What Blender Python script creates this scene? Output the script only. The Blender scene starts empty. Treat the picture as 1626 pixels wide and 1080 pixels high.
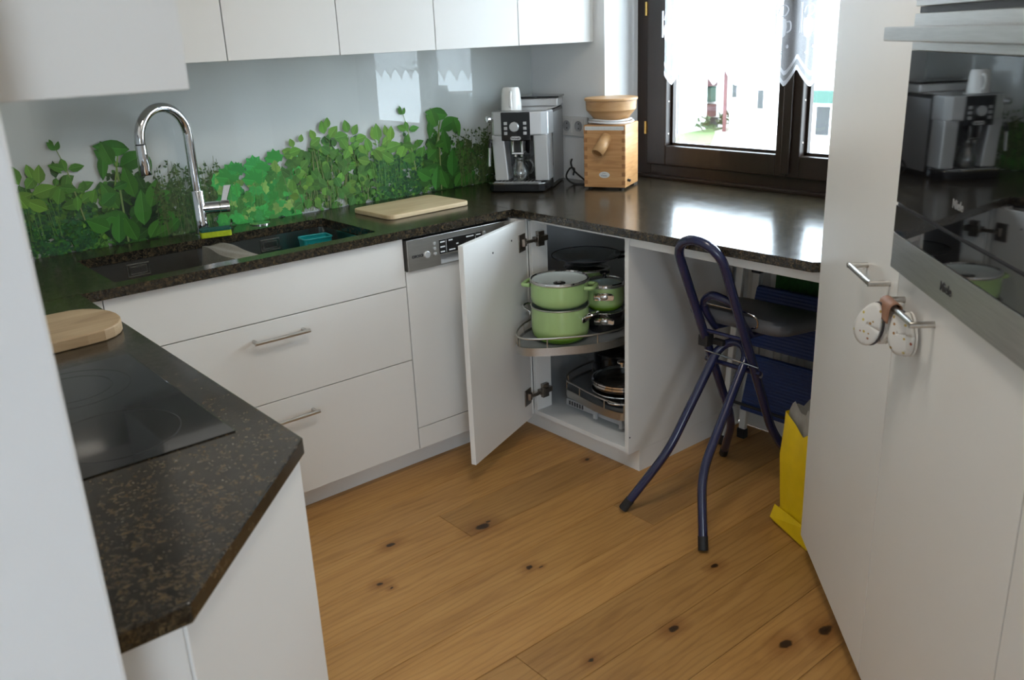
import bpy, bmesh, math, random
from mathutils import Vector, Matrix
random.seed(7)
sc = bpy.context.scene
COL = sc.collection

# ------------------------------------------------------------------ camera
cam_d = bpy.data.cameras.new('camera')
cam = bpy.data.objects.new('camera', cam_d)
COL.objects.link(cam)
cam_d.sensor_width = 36.0
cam_d.lens = 1405.0 / 1626.0 * 36.0
cam_d.clip_start = 0.02
cam_d.clip_end = 500
cam_d.dof.use_dof = True
cam_d.dof.focus_distance = 2.75
cam_d.dof.aperture_fstop = 6.5
cam.matrix_world = Matrix(((0.76401565, 0.23943576, -0.59912486, 0.0),
                           (-0.64384517, 0.22283992, -0.73198755, 0.0),
                           (-0.04175506, 0.94499359, 0.32441274, 1.5),
                           (0, 0, 0, 1)))
sc.camera = cam
sc.cycles.transparent_max_bounces = 24

# ------------------------------------------------------------------ world, light, exposure
world = bpy.data.worlds.new('overcast_sky')
sc.world = world
world.use_nodes = True
wb = world.node_tree.nodes['Background']
wb.inputs['Color'].default_value = (0.75, 0.875, 1.0, 1)
wb.inputs['Strength'].default_value = 11.4


def portal(name, loc, rot, sx, sy):
    l = bpy.data.lights.new(name, 'AREA')
    l.shape = 'RECTANGLE'
    l.size = sx
    l.size_y = sy
    l.cycles.is_portal = True
    o = bpy.data.objects.new(name, l)
    o.location = loc
    o.rotation_euler = rot
    COL.objects.link(o)


HP = math.pi / 2
portal('window_portal', (3.02, 1.75, 1.55), (0, HP, 0), 1.5, 1.95)        # kitchen window, facing -x
portal('rear_portal', (-1.55, -2.86, 1.45), (HP, 0, 0), 1.3, 1.16)                 # window behind the camera, facing +y

sc.view_settings.view_transform = 'Standard'
sc.view_settings.look = 'None'
sc.view_settings.gamma = 1.0
sc.view_settings.use_curve_mapping = False
sc.view_settings.exposure = 0.60

# ------------------------------------------------------------------ materials
def srgb(r, g, b):
    f = lambda c: (c / 255 / 12.92) if c / 255 <= 0.04045 else ((c / 255 + 0.055) / 1.055) ** 2.4
    return (f(r), f(g), f(b), 1)


class NT:
    def __init__(s, name):
        s.m = bpy.data.materials.new(name)
        s.m.use_nodes = True
        s.t = s.m.node_tree
        s.b = s.t.nodes['Principled BSDF']
        s.out = s.t.nodes['Material Output']

    def n(s, typ, **kw):
        nd = s.t.nodes.new(typ)
        for k, v in kw.items():
            if k in nd.inputs:
                nd.inputs[k].default_value = v
            else:
                setattr(nd, k, v)
        return nd

    def l(s, a, ao, b, bi):
        s.t.links.new(a.outputs[ao], b.inputs[bi])

    def set(s, **kw):
        for k, v in kw.items():
            s.b.inputs[k.replace('_', ' ')].default_value = v
        return s

    def coords(s, scale=(1, 1, 1), kind='Object', rnd=False):
        tc = s.n('ShaderNodeTexCoord')
        mp = s.n('ShaderNodeMapping')
        mp.inputs['Scale'].default_value = scale
        s.l(tc, kind, mp, 'Vector')
        if rnd:
            oi = s.n('ShaderNodeObjectInfo')
            mu = s.n('ShaderNodeMath', operation='MULTIPLY')
            mu.inputs[1].default_value = 37.0
            s.l(oi, 'Random', mu, 0)
            s.l(mu, 0, mp, 'Location')
        return mp

    def ramp(s, stops):
        r = s.n('ShaderNodeValToRGB')
        e = r.color_ramp.elements
        while len(e) < len(stops):
            e.new(0.5)
        for i, (p, c) in enumerate(stops):
            e[i].position = p
            e[i].color = c
        return r

    def bump(s, src, sock, strength, dist=0.002):
        b = s.n('ShaderNodeBump')
        b.inputs['Strength'].default_value = strength
        b.inputs['Distance'].default_value = dist
        s.l(src, sock, b, 'Height')
        s.l(b, 'Normal', s.b, 'Normal')
        return b


def plain(name, col, rough=0.5, metal=0.0, coat=0.0, var=0.04, scale=6.0, bump=0.0, bscale=200, spec=0.5, aniso=None):
    t = NT(name)
    t.set(Roughness=rough, Metallic=metal)
    t.b.inputs['Coat Weight'].default_value = coat
    t.b.inputs['Specular IOR Level'].default_value = spec
    mp = t.coords(aniso or (1, 1, 1))
    nz = t.n('ShaderNodeTexNoise', Scale=scale, Detail=4.0)
    t.l(mp, 'Vector', nz, 'Vector')
    c2 = tuple(min(1, c * (1 + var)) for c in col[:3]) + (1,)
    c1 = tuple(c * (1 - var) for c in col[:3]) + (1,)
    r = t.ramp([(0.3, c1), (0.7, c2)])
    t.l(nz, 'Fac', r, 'Fac')
    t.l(r, 'Color', t.b, 'Base Color')
    if bump:
        n2 = t.n('ShaderNodeTexNoise', Scale=bscale, Detail=3.0)
        t.l(mp, 'Vector', n2, 'Vector')
        t.bump(n2, 'Fac', bump)
    return t.m


M = {}
M['white'] = plain('white_lacquer', (0.78, 0.775, 0.75, 1), 0.38, var=0.012, scale=3, bump=0.05, bscale=420)
M['white_in'] = plain('white_melamine', (0.76, 0.77, 0.77, 1), 0.45, var=0.015, bump=0.04, bscale=300)
M['wall'] = plain('wall_paint', (0.80, 0.81, 0.81, 1), 0.75, var=0.012, scale=2.5, bump=0.12, bscale=160)
M['ceil'] = plain('ceiling_paint', (0.84, 0.84, 0.83, 1), 0.85, var=0.01, bump=0.1, bscale=120)
M['steel'] = plain('brushed_steel', (0.50, 0.49, 0.47, 1), 0.32, 1.0, var=0.07, scale=30, aniso=(0.6, 14, 14))
M['steel_sink'] = plain('sink_steel', (0.36, 0.35, 0.335, 1), 0.26, 1.0, var=0.06, scale=40, aniso=(0.5, 6, 6))
M['chrome'] = plain('chrome', (0.72, 0.72, 0.73, 1), 0.06, 1.0, var=0.01)
M['satin'] = plain('satin_nickel', (0.58, 0.565, 0.54, 1), 0.28, 1.0, var=0.03, scale=40)
M['silver'] = plain('silver_plastic', (0.60, 0.605, 0.61, 1), 0.30, 0.45, var=0.02)
M['black'] = plain('black_gloss_plastic', (0.008, 0.008, 0.009, 1), 0.12, var=0.1, coat=0.3)
M['rubber'] = plain('black_rubber', (0.012, 0.012, 0.013, 1), 0.55, var=0.1)
M['glassblk'] = plain('black_glass', (0.005, 0.005, 0.006, 1), 0.03, var=0.05, coat=1.0, spec=0.7)
M['hob'] = plain('ceramic_glass', (0.006, 0.006, 0.0065, 1), 0.09, var=0.1, coat=0.35)
M['hobline'] = plain('hob_print', (0.022, 0.022, 0.022, 1), 0.25)
M['brownframe'] = plain('dark_brown_wood', (0.020, 0.0105, 0.0065, 1), 0.38, var=0.25, scale=12, aniso=(3, 3, 0.5), bump=0.05, bscale=60)
M['brass'] = plain('brass', (0.62, 0.40, 0.12, 1), 0.25, 1.0)
M['navy'] = plain('navy_tube_paint', (0.012, 0.016, 0.062, 1), 0.25, var=0.15, coat=0.4)
M['bluestep'] = plain('blue_step_plastic', (0.010, 0.035, 0.20, 1), 0.42, var=0.12, scale=20)
M['whitetube'] = plain('white_coated_tube', (0.68, 0.68, 0.65, 1), 0.35)
M['greyvinyl'] = plain('grey_vinyl', (0.13, 0.133, 0.145, 1), 0.36, var=0.1, bump=0.15, bscale=350)
M['rad'] = plain('radiator_enamel', (0.68, 0.67, 0.63, 1), 0.4, var=0.02)
M['yellow'] = plain('yellow_bag_film', (0.80, 0.56, 0.006, 1), 0.42, var=0.07, scale=14, bump=0.25, bscale=35)
M['greybag'] = plain('grey_liner_film', (0.30, 0.29, 0.26, 1), 0.35, var=0.2, scale=20, bump=0.4, bscale=30)
M['greencloth'] = plain('green_cloth', (0.020, 0.115, 0.018, 1), 0.8, var=0.2, scale=60, bump=0.3)
M['porcelain'] = plain('white_porcelain', (0.74, 0.73, 0.70, 1), 0.18, coat=0.4)
M['socket'] = plain('socket_plastic', (0.68, 0.68, 0.66, 1), 0.35)
M['cordblk'] = plain('black_cord', (0.012, 0.012, 0.012, 1), 0.5)
M['cordwht'] = plain('white_cord', (0.75, 0.75, 0.75, 1), 0.4)
M['spongegreen'] = plain('sponge_foam', (0.42, 0.52, 0.015, 1), 0.9, var=0.15, scale=120, bump=0.6, bscale=220)
M['scour'] = plain('scouring_pad', (0.012, 0.10, 0.075, 1), 0.9, var=0.3, scale=200, bump=0.6, bscale=260)
M['turq'] = plain('turquoise_plastic', (0.01, 0.33, 0.34, 1), 0.35)
M['linen'] = plain('grey_linen', (0.30, 0.27, 0.225, 1), 0.9, var=0.22, scale=300, bump=0.5, bscale=420)
M['leather'] = plain('brown_leather', (0.27, 0.13, 0.075, 1), 0.6, var=0.15, scale=40)
M['darktrim'] = plain('dark_piping', (0.06, 0.055, 0.06, 1), 0.7)
M['grout'] = plain('floor_joint', (0.035, 0.020, 0.010, 1), 0.8)
M['led'] = plain('white_print', (0.72, 0.74, 0.76, 1), 0.4)
M['ink'] = plain('dark_ink', (0.03, 0.03, 0.035, 1), 0.5)
M['greyink'] = plain('grey_ink', (0.25, 0.25, 0.25, 1), 0.5)
M['blueink'] = plain('blue_ink', (0.05, 0.10, 0.25, 1), 0.5)
M['castblack'] = plain('black_enamel', (0.008, 0.008, 0.009, 1), 0.14, var=0.1, coat=0.5)
M['traygrey'] = plain('grey_tray', (0.22, 0.23, 0.24, 1), 0.35, var=0.03)
M['plasticgrey'] = plain('grey_plastic', (0.36, 0.37, 0.38, 1), 0.4)
M['hingedark'] = plain('nickel_hinge', (0.30, 0.27, 0.24, 1), 0.3, 1.0, var=0.1)
M['cream_enamel'] = plain('pale_blue_enamel', (0.62, 0.70, 0.70, 1), 0.12, coat=0.4)
# outside
M['render_w'] = plain('white_render', (0.80, 0.79, 0.77, 1), 0.8, var=0.03)
M['render_c'] = plain('cream_render', (0.20, 0.15, 0.06, 1), 0.8, var=0.03)
M['redpanel'] = plain('red_balcony_panel', (0.085, 0.028, 0.030, 1), 0.6)
M['winglass'] = plain('far_window', (0.018, 0.02, 0.022, 1), 0.3)
M['greenawn'] = plain('green_awning', (0.025, 0.070, 0.055, 1), 0.7)
M['lawn'] = plain('lawn', (0.055, 0.095, 0.022, 1), 0.9, var=0.25, scale=0.6)
M['pave'] = plain('pale_paving', (0.30, 0.27, 0.23, 1), 0.9, var=0.08, scale=0.5)
M['shrub'] = plain('shrub_leaf', (0.025, 0.045, 0.015, 1), 0.8, var=0.3, scale=5)
M['shutter'] = plain('grey_shutter', (0.07, 0.075, 0.085, 1), 0.6)
M['asphalt'] = plain('asphalt', (0.03, 0.035, 0.045, 1), 0.9)


def granite():
    t = NT('dark_brown_granite')
    mp = t.coords((1, 1, 1), 'Object')
    nd = t.n('ShaderNodeTexNoise', Scale=120.0, Detail=2.0)
    t.l(mp, 'Vector', nd, 'Vector')
    wp = t.n('ShaderNodeVectorMath', operation='MULTIPLY_ADD')
    wp.inputs[1].default_value = (0.006, 0.006, 0.006)
    t.t.links.new(nd.outputs['Color'], wp.inputs[0])
    t.t.links.new(mp.outputs['Vector'], wp.inputs[2])
    v = t.n('ShaderNodeTexVoronoi', Scale=280.0)
    v2 = t.n('ShaderNodeTexVoronoi', Scale=95.0)
    for x in (v, v2):
        t.t.links.new(wp.outputs[0], x.inputs['Vector'])
    n2 = t.n('ShaderNodeTexNoise', Scale=22.0, Detail=4.0)
    t.l(mp, 'Vector', n2, 'Vector')
    s1 = t.n('ShaderNodeSeparateColor')
    s2 = t.n('ShaderNodeSeparateColor')
    t.l(v, 'Color', s1, 'Color')
    t.l(v2, 'Color', s2, 'Color')
    r1 = t.ramp([(0.0, (0.011, 0.0105, 0.0095, 1)), (0.4, (0.024, 0.021, 0.016, 1)), (0.75, (0.044, 0.035, 0.023, 1)), (1.0, (0.070, 0.054, 0.032, 1))])
    t.l(s1, 'Red', r1, 'Fac')
    r2 = t.ramp([(0.0, (0.55, 0.55, 0.57, 1)), (0.5, (0.95, 0.93, 0.90, 1)), (1.0, (1.75, 1.55, 1.22, 1))])
    t.l(s2, 'Green', r2, 'Fac')
    mx = t.n('ShaderNodeMix', data_type='RGBA', blend_type='MULTIPLY')
    mx.inputs['Factor'].default_value = 1.0
    t.l(r1, 'Color', mx, 'A')
    t.l(r2, 'Color', mx, 'B')
    t.t.links.new(mx.outputs['Result'], t.b.inputs['Base Color'])
    rr = t.n('ShaderNodeMapRange')
    rr.inputs['To Min'].default_value = 0.13
    rr.inputs['To Max'].default_value = 0.24
    t.l(n2, 'Fac', rr, 'Value')
    t.l(rr, 'Result', t.b, 'Roughness')
    t.bump(nd, 'Fac', 0.10, 0.001)
    return t.m


M['granite'] = granite()

KNOTS = [(1.503, 2.028, .024), (1.535, 2.040, .010), (1.225, 2.145, .015), (1.085, 1.986, .012), (1.459, 1.748, .012), (1.485, 1.725, .006),
         (1.547, 1.27, .016), (1.828, 0.997, .024), (1.705, 1.033, .020), (1.86, 1.375, .013), (2.176, 2.092, .016), (1.10, 1.945, .006),
         (2.08, 2.13, .010), (0.95, 2.33, .02), (1.30, 1.33, .010), (1.95, 0.80, .03)]


def oak():
    t = NT('oiled_oak')
    mp = t.coords((1.0, 1, 1), 'Object', rnd=True)
    st = t.n('ShaderNodeMapping')
    st.inputs['Scale'].default_value = (1.3, 11, 11)
    t.l(mp, 'Vector', st, 'Vector')
    n1 = t.n('ShaderNodeTexNoise', Scale=2.2, Detail=6.0, Roughness=0.62, Distortion=0.7)
    t.l(st, 'Vector', n1, 'Vector')
    wv = t.n('ShaderNodeTexWave', wave_type='RINGS', Scale=1.7, Distortion=14.0, Detail=4.0)
    wv.inputs['Detail Scale'].default_value = 0.8
    sw = t.n('ShaderNodeMapping')
    sw.inputs['Scale'].default_value = (1.3, 9, 4)
    t.l(mp, 'Vector', sw, 'Vector')
    t.l(sw, 'Vector', wv, 'Vector')
    r1 = t.ramp([(0.25, (0.34, 0.165, 0.045, 1)), (0.5, (0.46, 0.240, 0.072, 1)), (0.78, (0.53, 0.295, 0.095, 1))])
    t.l(n1, 'Fac', r1, 'Fac')
    r2 = t.ramp([(0.0, (0.74, 0.68, 0.62, 1)), (0.30, (1, 1, 1, 1)), (1.0, (1.03, 1.03, 1.03, 1))])
    t.l(wv, 'Fac', r2, 'Fac')
    mx = t.n('ShaderNodeMix', data_type='RGBA', blend_type='MULTIPLY')
    mx.inputs['Factor'].default_value = 0.5
    t.l(r1, 'Color', mx, 'A')
    t.l(r2, 'Color', mx, 'B')
    # plank to plank tone
    oi = t.n('ShaderNodeObjectInfo')
    hv = t.n('ShaderNodeHueSaturation')
    mr = t.n('ShaderNodeMapRange')
    mr.inputs['To Min'].default_value = 0.84
    mr.inputs['To Max'].default_value = 1.14
    t.l(oi, 'Random', mr, 'Value')
    t.l(mr, 'Result', hv, 'Value')
    t.t.links.new(mx.outputs['Result'], hv.inputs['Color'])
    # knots
    ge = t.n('ShaderNodeNewGeometry')
    nz = t.n('ShaderNodeTexNoise', Scale=38.0, Detail=2.0)
    t.l(ge, 'Position', nz, 'Vector')
    sub = t.n('ShaderNodeVectorMath', operation='MULTIPLY_ADD')
    sub.inputs[1].default_value = (0.016, 0.016, 0)
    t.t.links.new(nz.outputs['Color'], sub.inputs[0])
    t.t.links.new(ge.outputs['Position'], sub.inputs[2])
    prev = None
    for (kx, ky, kr) in KNOTS:
        d = t.n('ShaderNodeVectorMath', operation='SUBTRACT')
        d.inputs[1].default_value = (kx + .008, ky + .008, 0)
        t.t.links.new(sub.outputs[0], d.inputs[0])
        s_ = t.n('ShaderNodeVectorMath', operation='MULTIPLY')
        s_.inputs[1].default_value = (1 / (kr * 1.25), 1 / (kr * 0.75), 0)
        t.t.links.new(d.outputs[0], s_.inputs[0])
        le = t.n('ShaderNodeVectorMath', operation='LENGTH')
        t.t.links.new(s_.outputs[0], le.inputs[0])
        if prev is None:
            prev = (le, 'Value')
        else:
            mn = t.n('ShaderNodeMath', operation='MINIMUM')
            t.t.links.new(prev[0].outputs[prev[1]], mn.inputs[0])
            t.t.links.new(le.outputs['Value'], mn.inputs[1])
            prev = (mn, 0)
    dv = t.n('ShaderNodeMath', operation='DIVIDE')
    dv.inputs[1].default_value = 6.0
    t.t.links.new(prev[0].outputs[prev[1]], dv.inputs[0])
    rk = t.ramp([(0.0, (0.05, 0.045, 0.045, 1)), (0.11, (0.10, 0.08, 0.065, 1)), (0.16, (0.66, 0.56, 0.48, 1)), (0.60, (1, 1, 1, 1))])
    t.t.links.new(dv.outputs[0], rk.inputs['Fac'])
    m2 = t.n('ShaderNodeMix', data_type='RGBA', blend_type='MULTIPLY')
    m2.inputs['Factor'].default_value = 1.0
    t.l(hv, 'Color', m2, 'A')
    t.l(rk, 'Color', m2, 'B')
    t.t.links.new(m2.outputs['Result'], t.b.inputs['Base Color'])
    t.set(Roughness=0.42)
    t.bump(n1, 'Fac', 0.12, 0.002)
    return t.m


M['oak'] = oak()


def wood(name, c0, c1, c2, sc=(2, 22, 22), rough=0.5, scale=2.0, ring=0.35):
    t = NT(name)
    mp = t.coords(sc)
    n1 = t.n('ShaderNodeTexNoise', Scale=scale, Detail=5.0, Distortion=0.9)
    t.l(mp, 'Vector', n1, 'Vector')
    r = t.ramp([(0.3, c0), (0.5, c1), (0.72, c2)])
    t.l(n1, 'Fac', r, 'Fac')
    t.l(r, 'Color', t.b, 'Base Color')
    t.set(Roughness=rough)
    return t.m


M['maple'] = wood('maple_board', (0.56, 0.40, 0.21, 1), (0.66, 0.50, 0.29, 1), (0.72, 0.57, 0.36, 1), (1.5, 12, 12))
M['pine'] = wood('pine_board', (0.33, 0.21, 0.115, 1), (0.50, 0.35, 0.20, 1), (0.60, 0.45, 0.27, 1), (1.2, 7, 7), scale=2.4)
M['beech'] = wood('beech', (0.44, 0.21, 0.075, 1), (0.55, 0.285, 0.115, 1), (0.63, 0.36, 0.16, 1), (3, 3, 30), rough=0.38)
M['beech_bowl'] = wood('beech_turned', (0.46, 0.245, 0.10, 1), (0.53, 0.30, 0.13, 1), (0.58, 0.34, 0.16, 1), (5, 5, 22), rough=0.42)
M['beech_end'] = plain('beech_end_grain', (0.36, 0.165, 0.06, 1), 0.5, var=0.15, scale=60)


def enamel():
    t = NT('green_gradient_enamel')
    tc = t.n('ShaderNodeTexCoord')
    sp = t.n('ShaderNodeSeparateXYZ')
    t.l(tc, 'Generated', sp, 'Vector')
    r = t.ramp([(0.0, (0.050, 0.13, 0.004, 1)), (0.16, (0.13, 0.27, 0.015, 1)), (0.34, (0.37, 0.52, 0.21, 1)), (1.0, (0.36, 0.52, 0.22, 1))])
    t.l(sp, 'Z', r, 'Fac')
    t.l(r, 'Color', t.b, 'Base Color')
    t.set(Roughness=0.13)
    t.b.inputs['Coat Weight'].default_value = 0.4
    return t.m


M['enamel'] = enamel()
M['enamel_plain'] = plain('light_green_enamel', (0.35, 0.52, 0.21, 1), 0.13, coat=0.4, var=0.03)


def clear_glass(name, tint=(1, 1, 1, 1), ior=1.45, extra=0.0):
    t = NT(name)
    t.t.nodes.remove(t.b)
    tr = t.n('ShaderNodeBsdfTransparent')
    tr.inputs['Color'].default_value = tint
    gl = t.n('ShaderNodeBsdfGlossy')
    gl.inputs['Roughness'].default_value = 0.0
    # Schlick reflectance, the same on both faces of a thin sheet
    f0 = ((ior - 1) / (ior + 1)) ** 2 + extra
    ge = t.n('ShaderNodeNewGeometry')
    dt = t.n('ShaderNodeVectorMath', operation='DOT_PRODUCT')
    t.t.links.new(ge.outputs['Incoming'], dt.inputs[0])
    t.t.links.new(ge.outputs['Normal'], dt.inputs[1])
    ab = t.n('ShaderNodeMath', operation='ABSOLUTE')
    t.t.links.new(dt.outputs['Value'], ab.inputs[0])
    om = t.n('ShaderNodeMath', operation='SUBTRACT', use_clamp=True)
    om.inputs[0].default_value = 1.0
    t.l(ab, 0, om, 1)
    pw = t.n('ShaderNodeMath', operation='POWER')
    pw.inputs[1].default_value = 5.0
    t.l(om, 0, pw, 0)
    ad = t.n('ShaderNodeMath', operation='MULTIPLY_ADD', use_clamp=True)
    ad.inputs[1].default_value = 1 - f0
    ad.inputs[2].default_value = f0
    t.l(pw, 0, ad, 0)
    mx = t.n('ShaderNodeMixShader')
    t.l(ad, 0, mx, 'Fac')
    t.l(tr, 'BSDF', mx, 1)
    t.l(gl, 'BSDF', mx, 2)
    t.l(mx, 'Shader', t.out, 'Surface')
    return t.m


M['pane'] = clear_glass('window_glass', (0.97, 0.985, 0.98, 1))
M['splashglass'] = clear_glass('splash_glass', (0.985, 0.993, 0.99, 1), 1.30)
M['lidglass'] = clear_glass('lid_glass', (0.955, 0.975, 0.975, 1), 1.45, 0.01)
M['jugglass'] = clear_glass('jug_glass', (0.93, 0.94, 0.94, 1), 1.5, 0.08)


def print_mat():
    t = NT('herb_print')
    a = t.n('ShaderNodeVertexColor')
    a.layer_name = 'Col'
    t.l(a, 'Color', t.b, 'Base Color')
    t.set(Roughness=0.7)
    return t.m


M['print'] = print_mat()
M['printback'] = plain('print_background', (0.66, 0.675, 0.665, 1), 0.7, var=0.02, scale=1.5)


def curtain_mat(name, opac):
    t = NT(name)
    t.t.nodes.remove(t.b)
    mp = t.coords((1, 1, 1))
    wv = t.n('ShaderNodeTexNoise', Scale=500.0, Detail=1.0)
    t.l(mp, 'Vector', wv, 'Vector')
    tr = t.n('ShaderNodeBsdfTransparent')
    df = t.n('ShaderNodeBsdfDiffuse')
    df.inputs['Color'].default_value = (0.85, 0.86, 0.9, 1)
    tl = t.n('ShaderNodeBsdfTranslucent')
    tl.inputs['Color'].default_value = (0.85, 0.86, 0.9, 1)
    m1 = t.n('ShaderNodeMixShader')
    m1.inputs[0].default_value = 0.5
    t.l(df, 0, m1, 1)
    t.l(tl, 0, m1, 2)
    mr = t.n('ShaderNodeMapRange')
    mr.inputs['To Min'].default_value = max(0, opac - 0.15)
    mr.inputs['To Max'].default_value = min(1, opac + 0.15)
    t.l(wv, 'Fac', mr, 'Value')
    m2 = t.n('ShaderNodeMixShader')
    t.l(mr, 'Result', m2, 0)
    t.l(tr, 0, m2, 1)
    t.l(m1, 0, m2, 2)
    t.l(m2, 0, t.out, 'Surface')
    return t.m


M['sheer'] = curtain_mat('sheer_voile', 0.42)
M['lace'] = curtain_mat('white_lace', 0.93)


def stripe_towel():
    t = NT('striped_towel')
    mp = t.coords((1, 1, 1))
    wv = t.n('ShaderNodeTexWave', wave_type='BANDS', bands_direction='X', Scale=14.0)
    t.l(mp, 'Vector', wv, 'Vector')
    n = t.n('ShaderNodeTexNoise', Scale=400.0)
    t.l(mp, 'Vector', n, 'Vector')
    r = t.ramp([(0.0, (0.36, 0.35, 0.34, 1)), (0.35, (0.52, 0.50, 0.48, 1)), (0.6, (0.66, 0.65, 0.62, 1))])
    t.l(wv, 'Fac', r, 'Fac')
    t.l(r, 'Color', t.b, 'Base Color')
    t.set(Roughness=0.9)
    t.bump(n, 'Fac', 0.4)
    return t.m


M['towel'] = stripe_towel()


def speckle_cloth():
    t = NT('speckled_cotton')
    mp = t.coords((1, 1, 1))
    v = t.n('ShaderNodeTexVoronoi', Scale=80.0)
    t.l(mp, 'Vector', v, 'Vector')
    lt = t.ramp([(0.0, (0, 0, 0, 1)), (0.20, (0, 0, 0, 1)), (0.25, (1, 1, 1, 1))])
    t.l(v, 'Distance', lt, 'Fac')
    cr = t.ramp([(0.0, (0.40, 0.03, 0.03, 1)), (0.3, (0.28, 0.10, 0.05, 1)), (0.55, (0.55, 0.45, 0.10, 1)), (0.7, (0.62, 0.61, 0.58, 1)), (1.0, (0.62, 0.61, 0.58, 1))])
    t.l(v, 'Color', cr, 'Fac')
    mx = t.n('ShaderNodeMix', data_type='RGBA')
    t.l(lt, 'Color', mx, 'Factor')
    t.l(cr, 'Color', mx, 'A')
    mx.inputs['B'].default_value = (0.66, 0.65, 0.62, 1)
    t.t.links.new(mx.outputs['Result'], t.b.inputs['Base Color'])
    t.set(Roughness=0.9)
    return t.m


M['speckle'] = speckle_cloth()


def step_ribs():
    t = NT('ribbed_blue_step')
    mp = t.coords((1, 1, 1))
    wv = t.n('ShaderNodeTexWave', wave_type='BANDS', bands_direction='Z', Scale=26.0)
    t.l(mp, 'Vector', wv, 'Vector')
    t.set(Base_Color=(0.012, 0.036, 0.15, 1), Roughness=0.45)
    t.bump(wv, 'Fac', 0.6, 0.004)
    return t.m


M['steprib'] = step_ribs()

# ------------------------------------------------------------------ mesh builder
class MB:
    def __init__(s):
        s.v, s.f, s.sm = [], [], []

    def add(s, vs, fs, smooth=False):
        o = len(s.v)
        s.v += [tuple(p) for p in vs]
        s.f += [tuple(i + o for i in f) for f in fs]
        s.sm += [smooth] * len(fs)
        return s

    def box(s, x0, x1, y0, y1, z0, z1):
        v = [(x, y, z) for z in (z0, z1) for y in (y0, y1) for x in (x0, x1)]
        return s.add(v, [(0, 2, 3, 1), (4, 5, 7, 6), (0, 1, 5, 4), (2, 6, 7, 3), (0, 4, 6, 2), (1, 3, 7, 5)])

    def prism(s, poly, z0, z1, m=None):
        n = len(poly)
        v = [(x, y, z0) for x, y in poly] + [(x, y, z1) for x, y in poly]
        if m is not None:
            v = [tuple(m @ Vector(p)) for p in v]
        f = [tuple(reversed(range(n))), tuple(range(n, 2 * n))] + [(i, (i + 1) % n, n + (i + 1) % n, n + i) for i in range(n)]
        return s.add(v, f)

    def tube(s, pts, r, seg=12, closed=False, smooth=True, caps=True):
        P = [Vector(p) for p in pts]
        n = len(P)
        rs = r if isinstance(r, (list, tuple)) else [r] * n
        T = []
        for i in range(n):
            a = P[(i - 1) % n] if (closed or i > 0) else P[i]
            b = P[(i + 1) % n] if (closed or i < n - 1) else P[i]
            T.append((b - a).normalized())
        up = Vector((0, 0, 1)) if abs(T[0].z) < 0.9 else Vector((1, 0, 0))
        N = (up - T[0] * up.dot(T[0])).normalized()
        vs = []
        for i in range(n):
            if i:
                N = (N - T[i] * N.dot(T[i]))
                N = N.normalized() if N.length > 1e-6 else T[i].orthogonal().normalized()
            B = T[i].cross(N)
            for k in range(seg):
                a = 2 * math.pi * k / seg
                vs.append(P[i] + (N * math.cos(a) + B * math.sin(a)) * rs[i])
        fs = []
        for i in range(n if closed else n - 1):
            j = (i + 1) % n
            for k in range(seg):
                k2 = (k + 1) % seg
                fs.append((i * seg + k, i * seg + k2, j * seg + k2, j * seg + k))
        s.add(vs, fs, smooth)
        if caps and not closed:
            o = len(s.v) - len(vs)
            s.f += [tuple(o + k for k in reversed(range(seg))), tuple(o + (n - 1) * seg + k for k in range(seg))]
            s.sm += [False, False]
        return s

    def lathe(s, prof, c=(0, 0, 0), seg=32, sy=1.0, m=None, smooth=True):
        vs, fs, ids = [], [], []
        for r, z in prof:
            if r < 1e-6:
                ids.append([len(vs)])
                vs.append((c[0], c[1], c[2] + z))
            else:
                ids.append(list(range(len(vs), len(vs) + seg)))
                for k in range(seg):
                    a = 2 * math.pi * k / seg
                    vs.append((c[0] + r * math.cos(a), c[1] + sy * r * math.sin(a), c[2] + z))
        for i in range(len(ids) - 1):
            a, b = ids[i], ids[i + 1]
            for k in range(seg):
                k2 = (k + 1) % seg
                if len(a) == 1 and len(b) == 1:
                    continue
                if len(a) == 1:
                    fs.append((a[0], b[k2], b[k]))
                elif len(b) == 1:
                    fs.append((a[k], a[k2], b[0]))
                else:
                    fs.append((a[k], a[k2], b[k2], b[k]))
        if m is not None:
            vs = [tuple(m @ Vector(p)) for p in vs]
        return s.add(vs, fs, smooth)

    def grid(s, fn, nu, nv, smooth=True, thick=0.0):
        vs = [Vector(fn(i / nu, j / nv)) for j in range(nv + 1) for i in range(nu + 1)]
        fs = [(j * (nu + 1) + i, j * (nu + 1) + i + 1, (j + 1) * (nu + 1) + i + 1, (j + 1) * (nu + 1) + i) for j in range(nv) for i in range(nu)]
        return s.add(vs, fs, smooth)


def rrect(x0, x1, y0, y1, r, n=5):
    out = []
    for cx, cy, a0 in ((x1 - r, y1 - r, 0), (x0 + r, y1 - r, 90), (x0 + r, y0 + r, 180), (x1 - r, y0 + r, 270)):
        for k in range(n + 1):
            a = math.radians(a0 + 90 * k / n)
            out.append((cx + r * math.cos(a), cy + r * math.sin(a)))
    return out


def spline(pts, n=8, closed=False):
    P = [Vector(p) for p in pts]
    out = []
    m = len(P)
    for i in range(m if closed else m - 1):
        p1, p2 = P[i], P[(i + 1) % m]
        p0 = P[(i - 1) % m] if (closed or i > 0) else p1 * 2 - p2
        p3 = P[(i + 2) % m] if (closed or i < m - 2) else p2 * 2 - p1
        for k in range(n):
            t = k / n
            out.append(0.5 * ((2 * p1) + (p2 - p0) * t + (2 * p0 - 5 * p1 + 4 * p2 - p3) * t * t + (3 * p1 - p0 - 3 * p2 + p3) * t ** 3))
    if not closed:
        out.append(P[-1])
    return out


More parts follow.
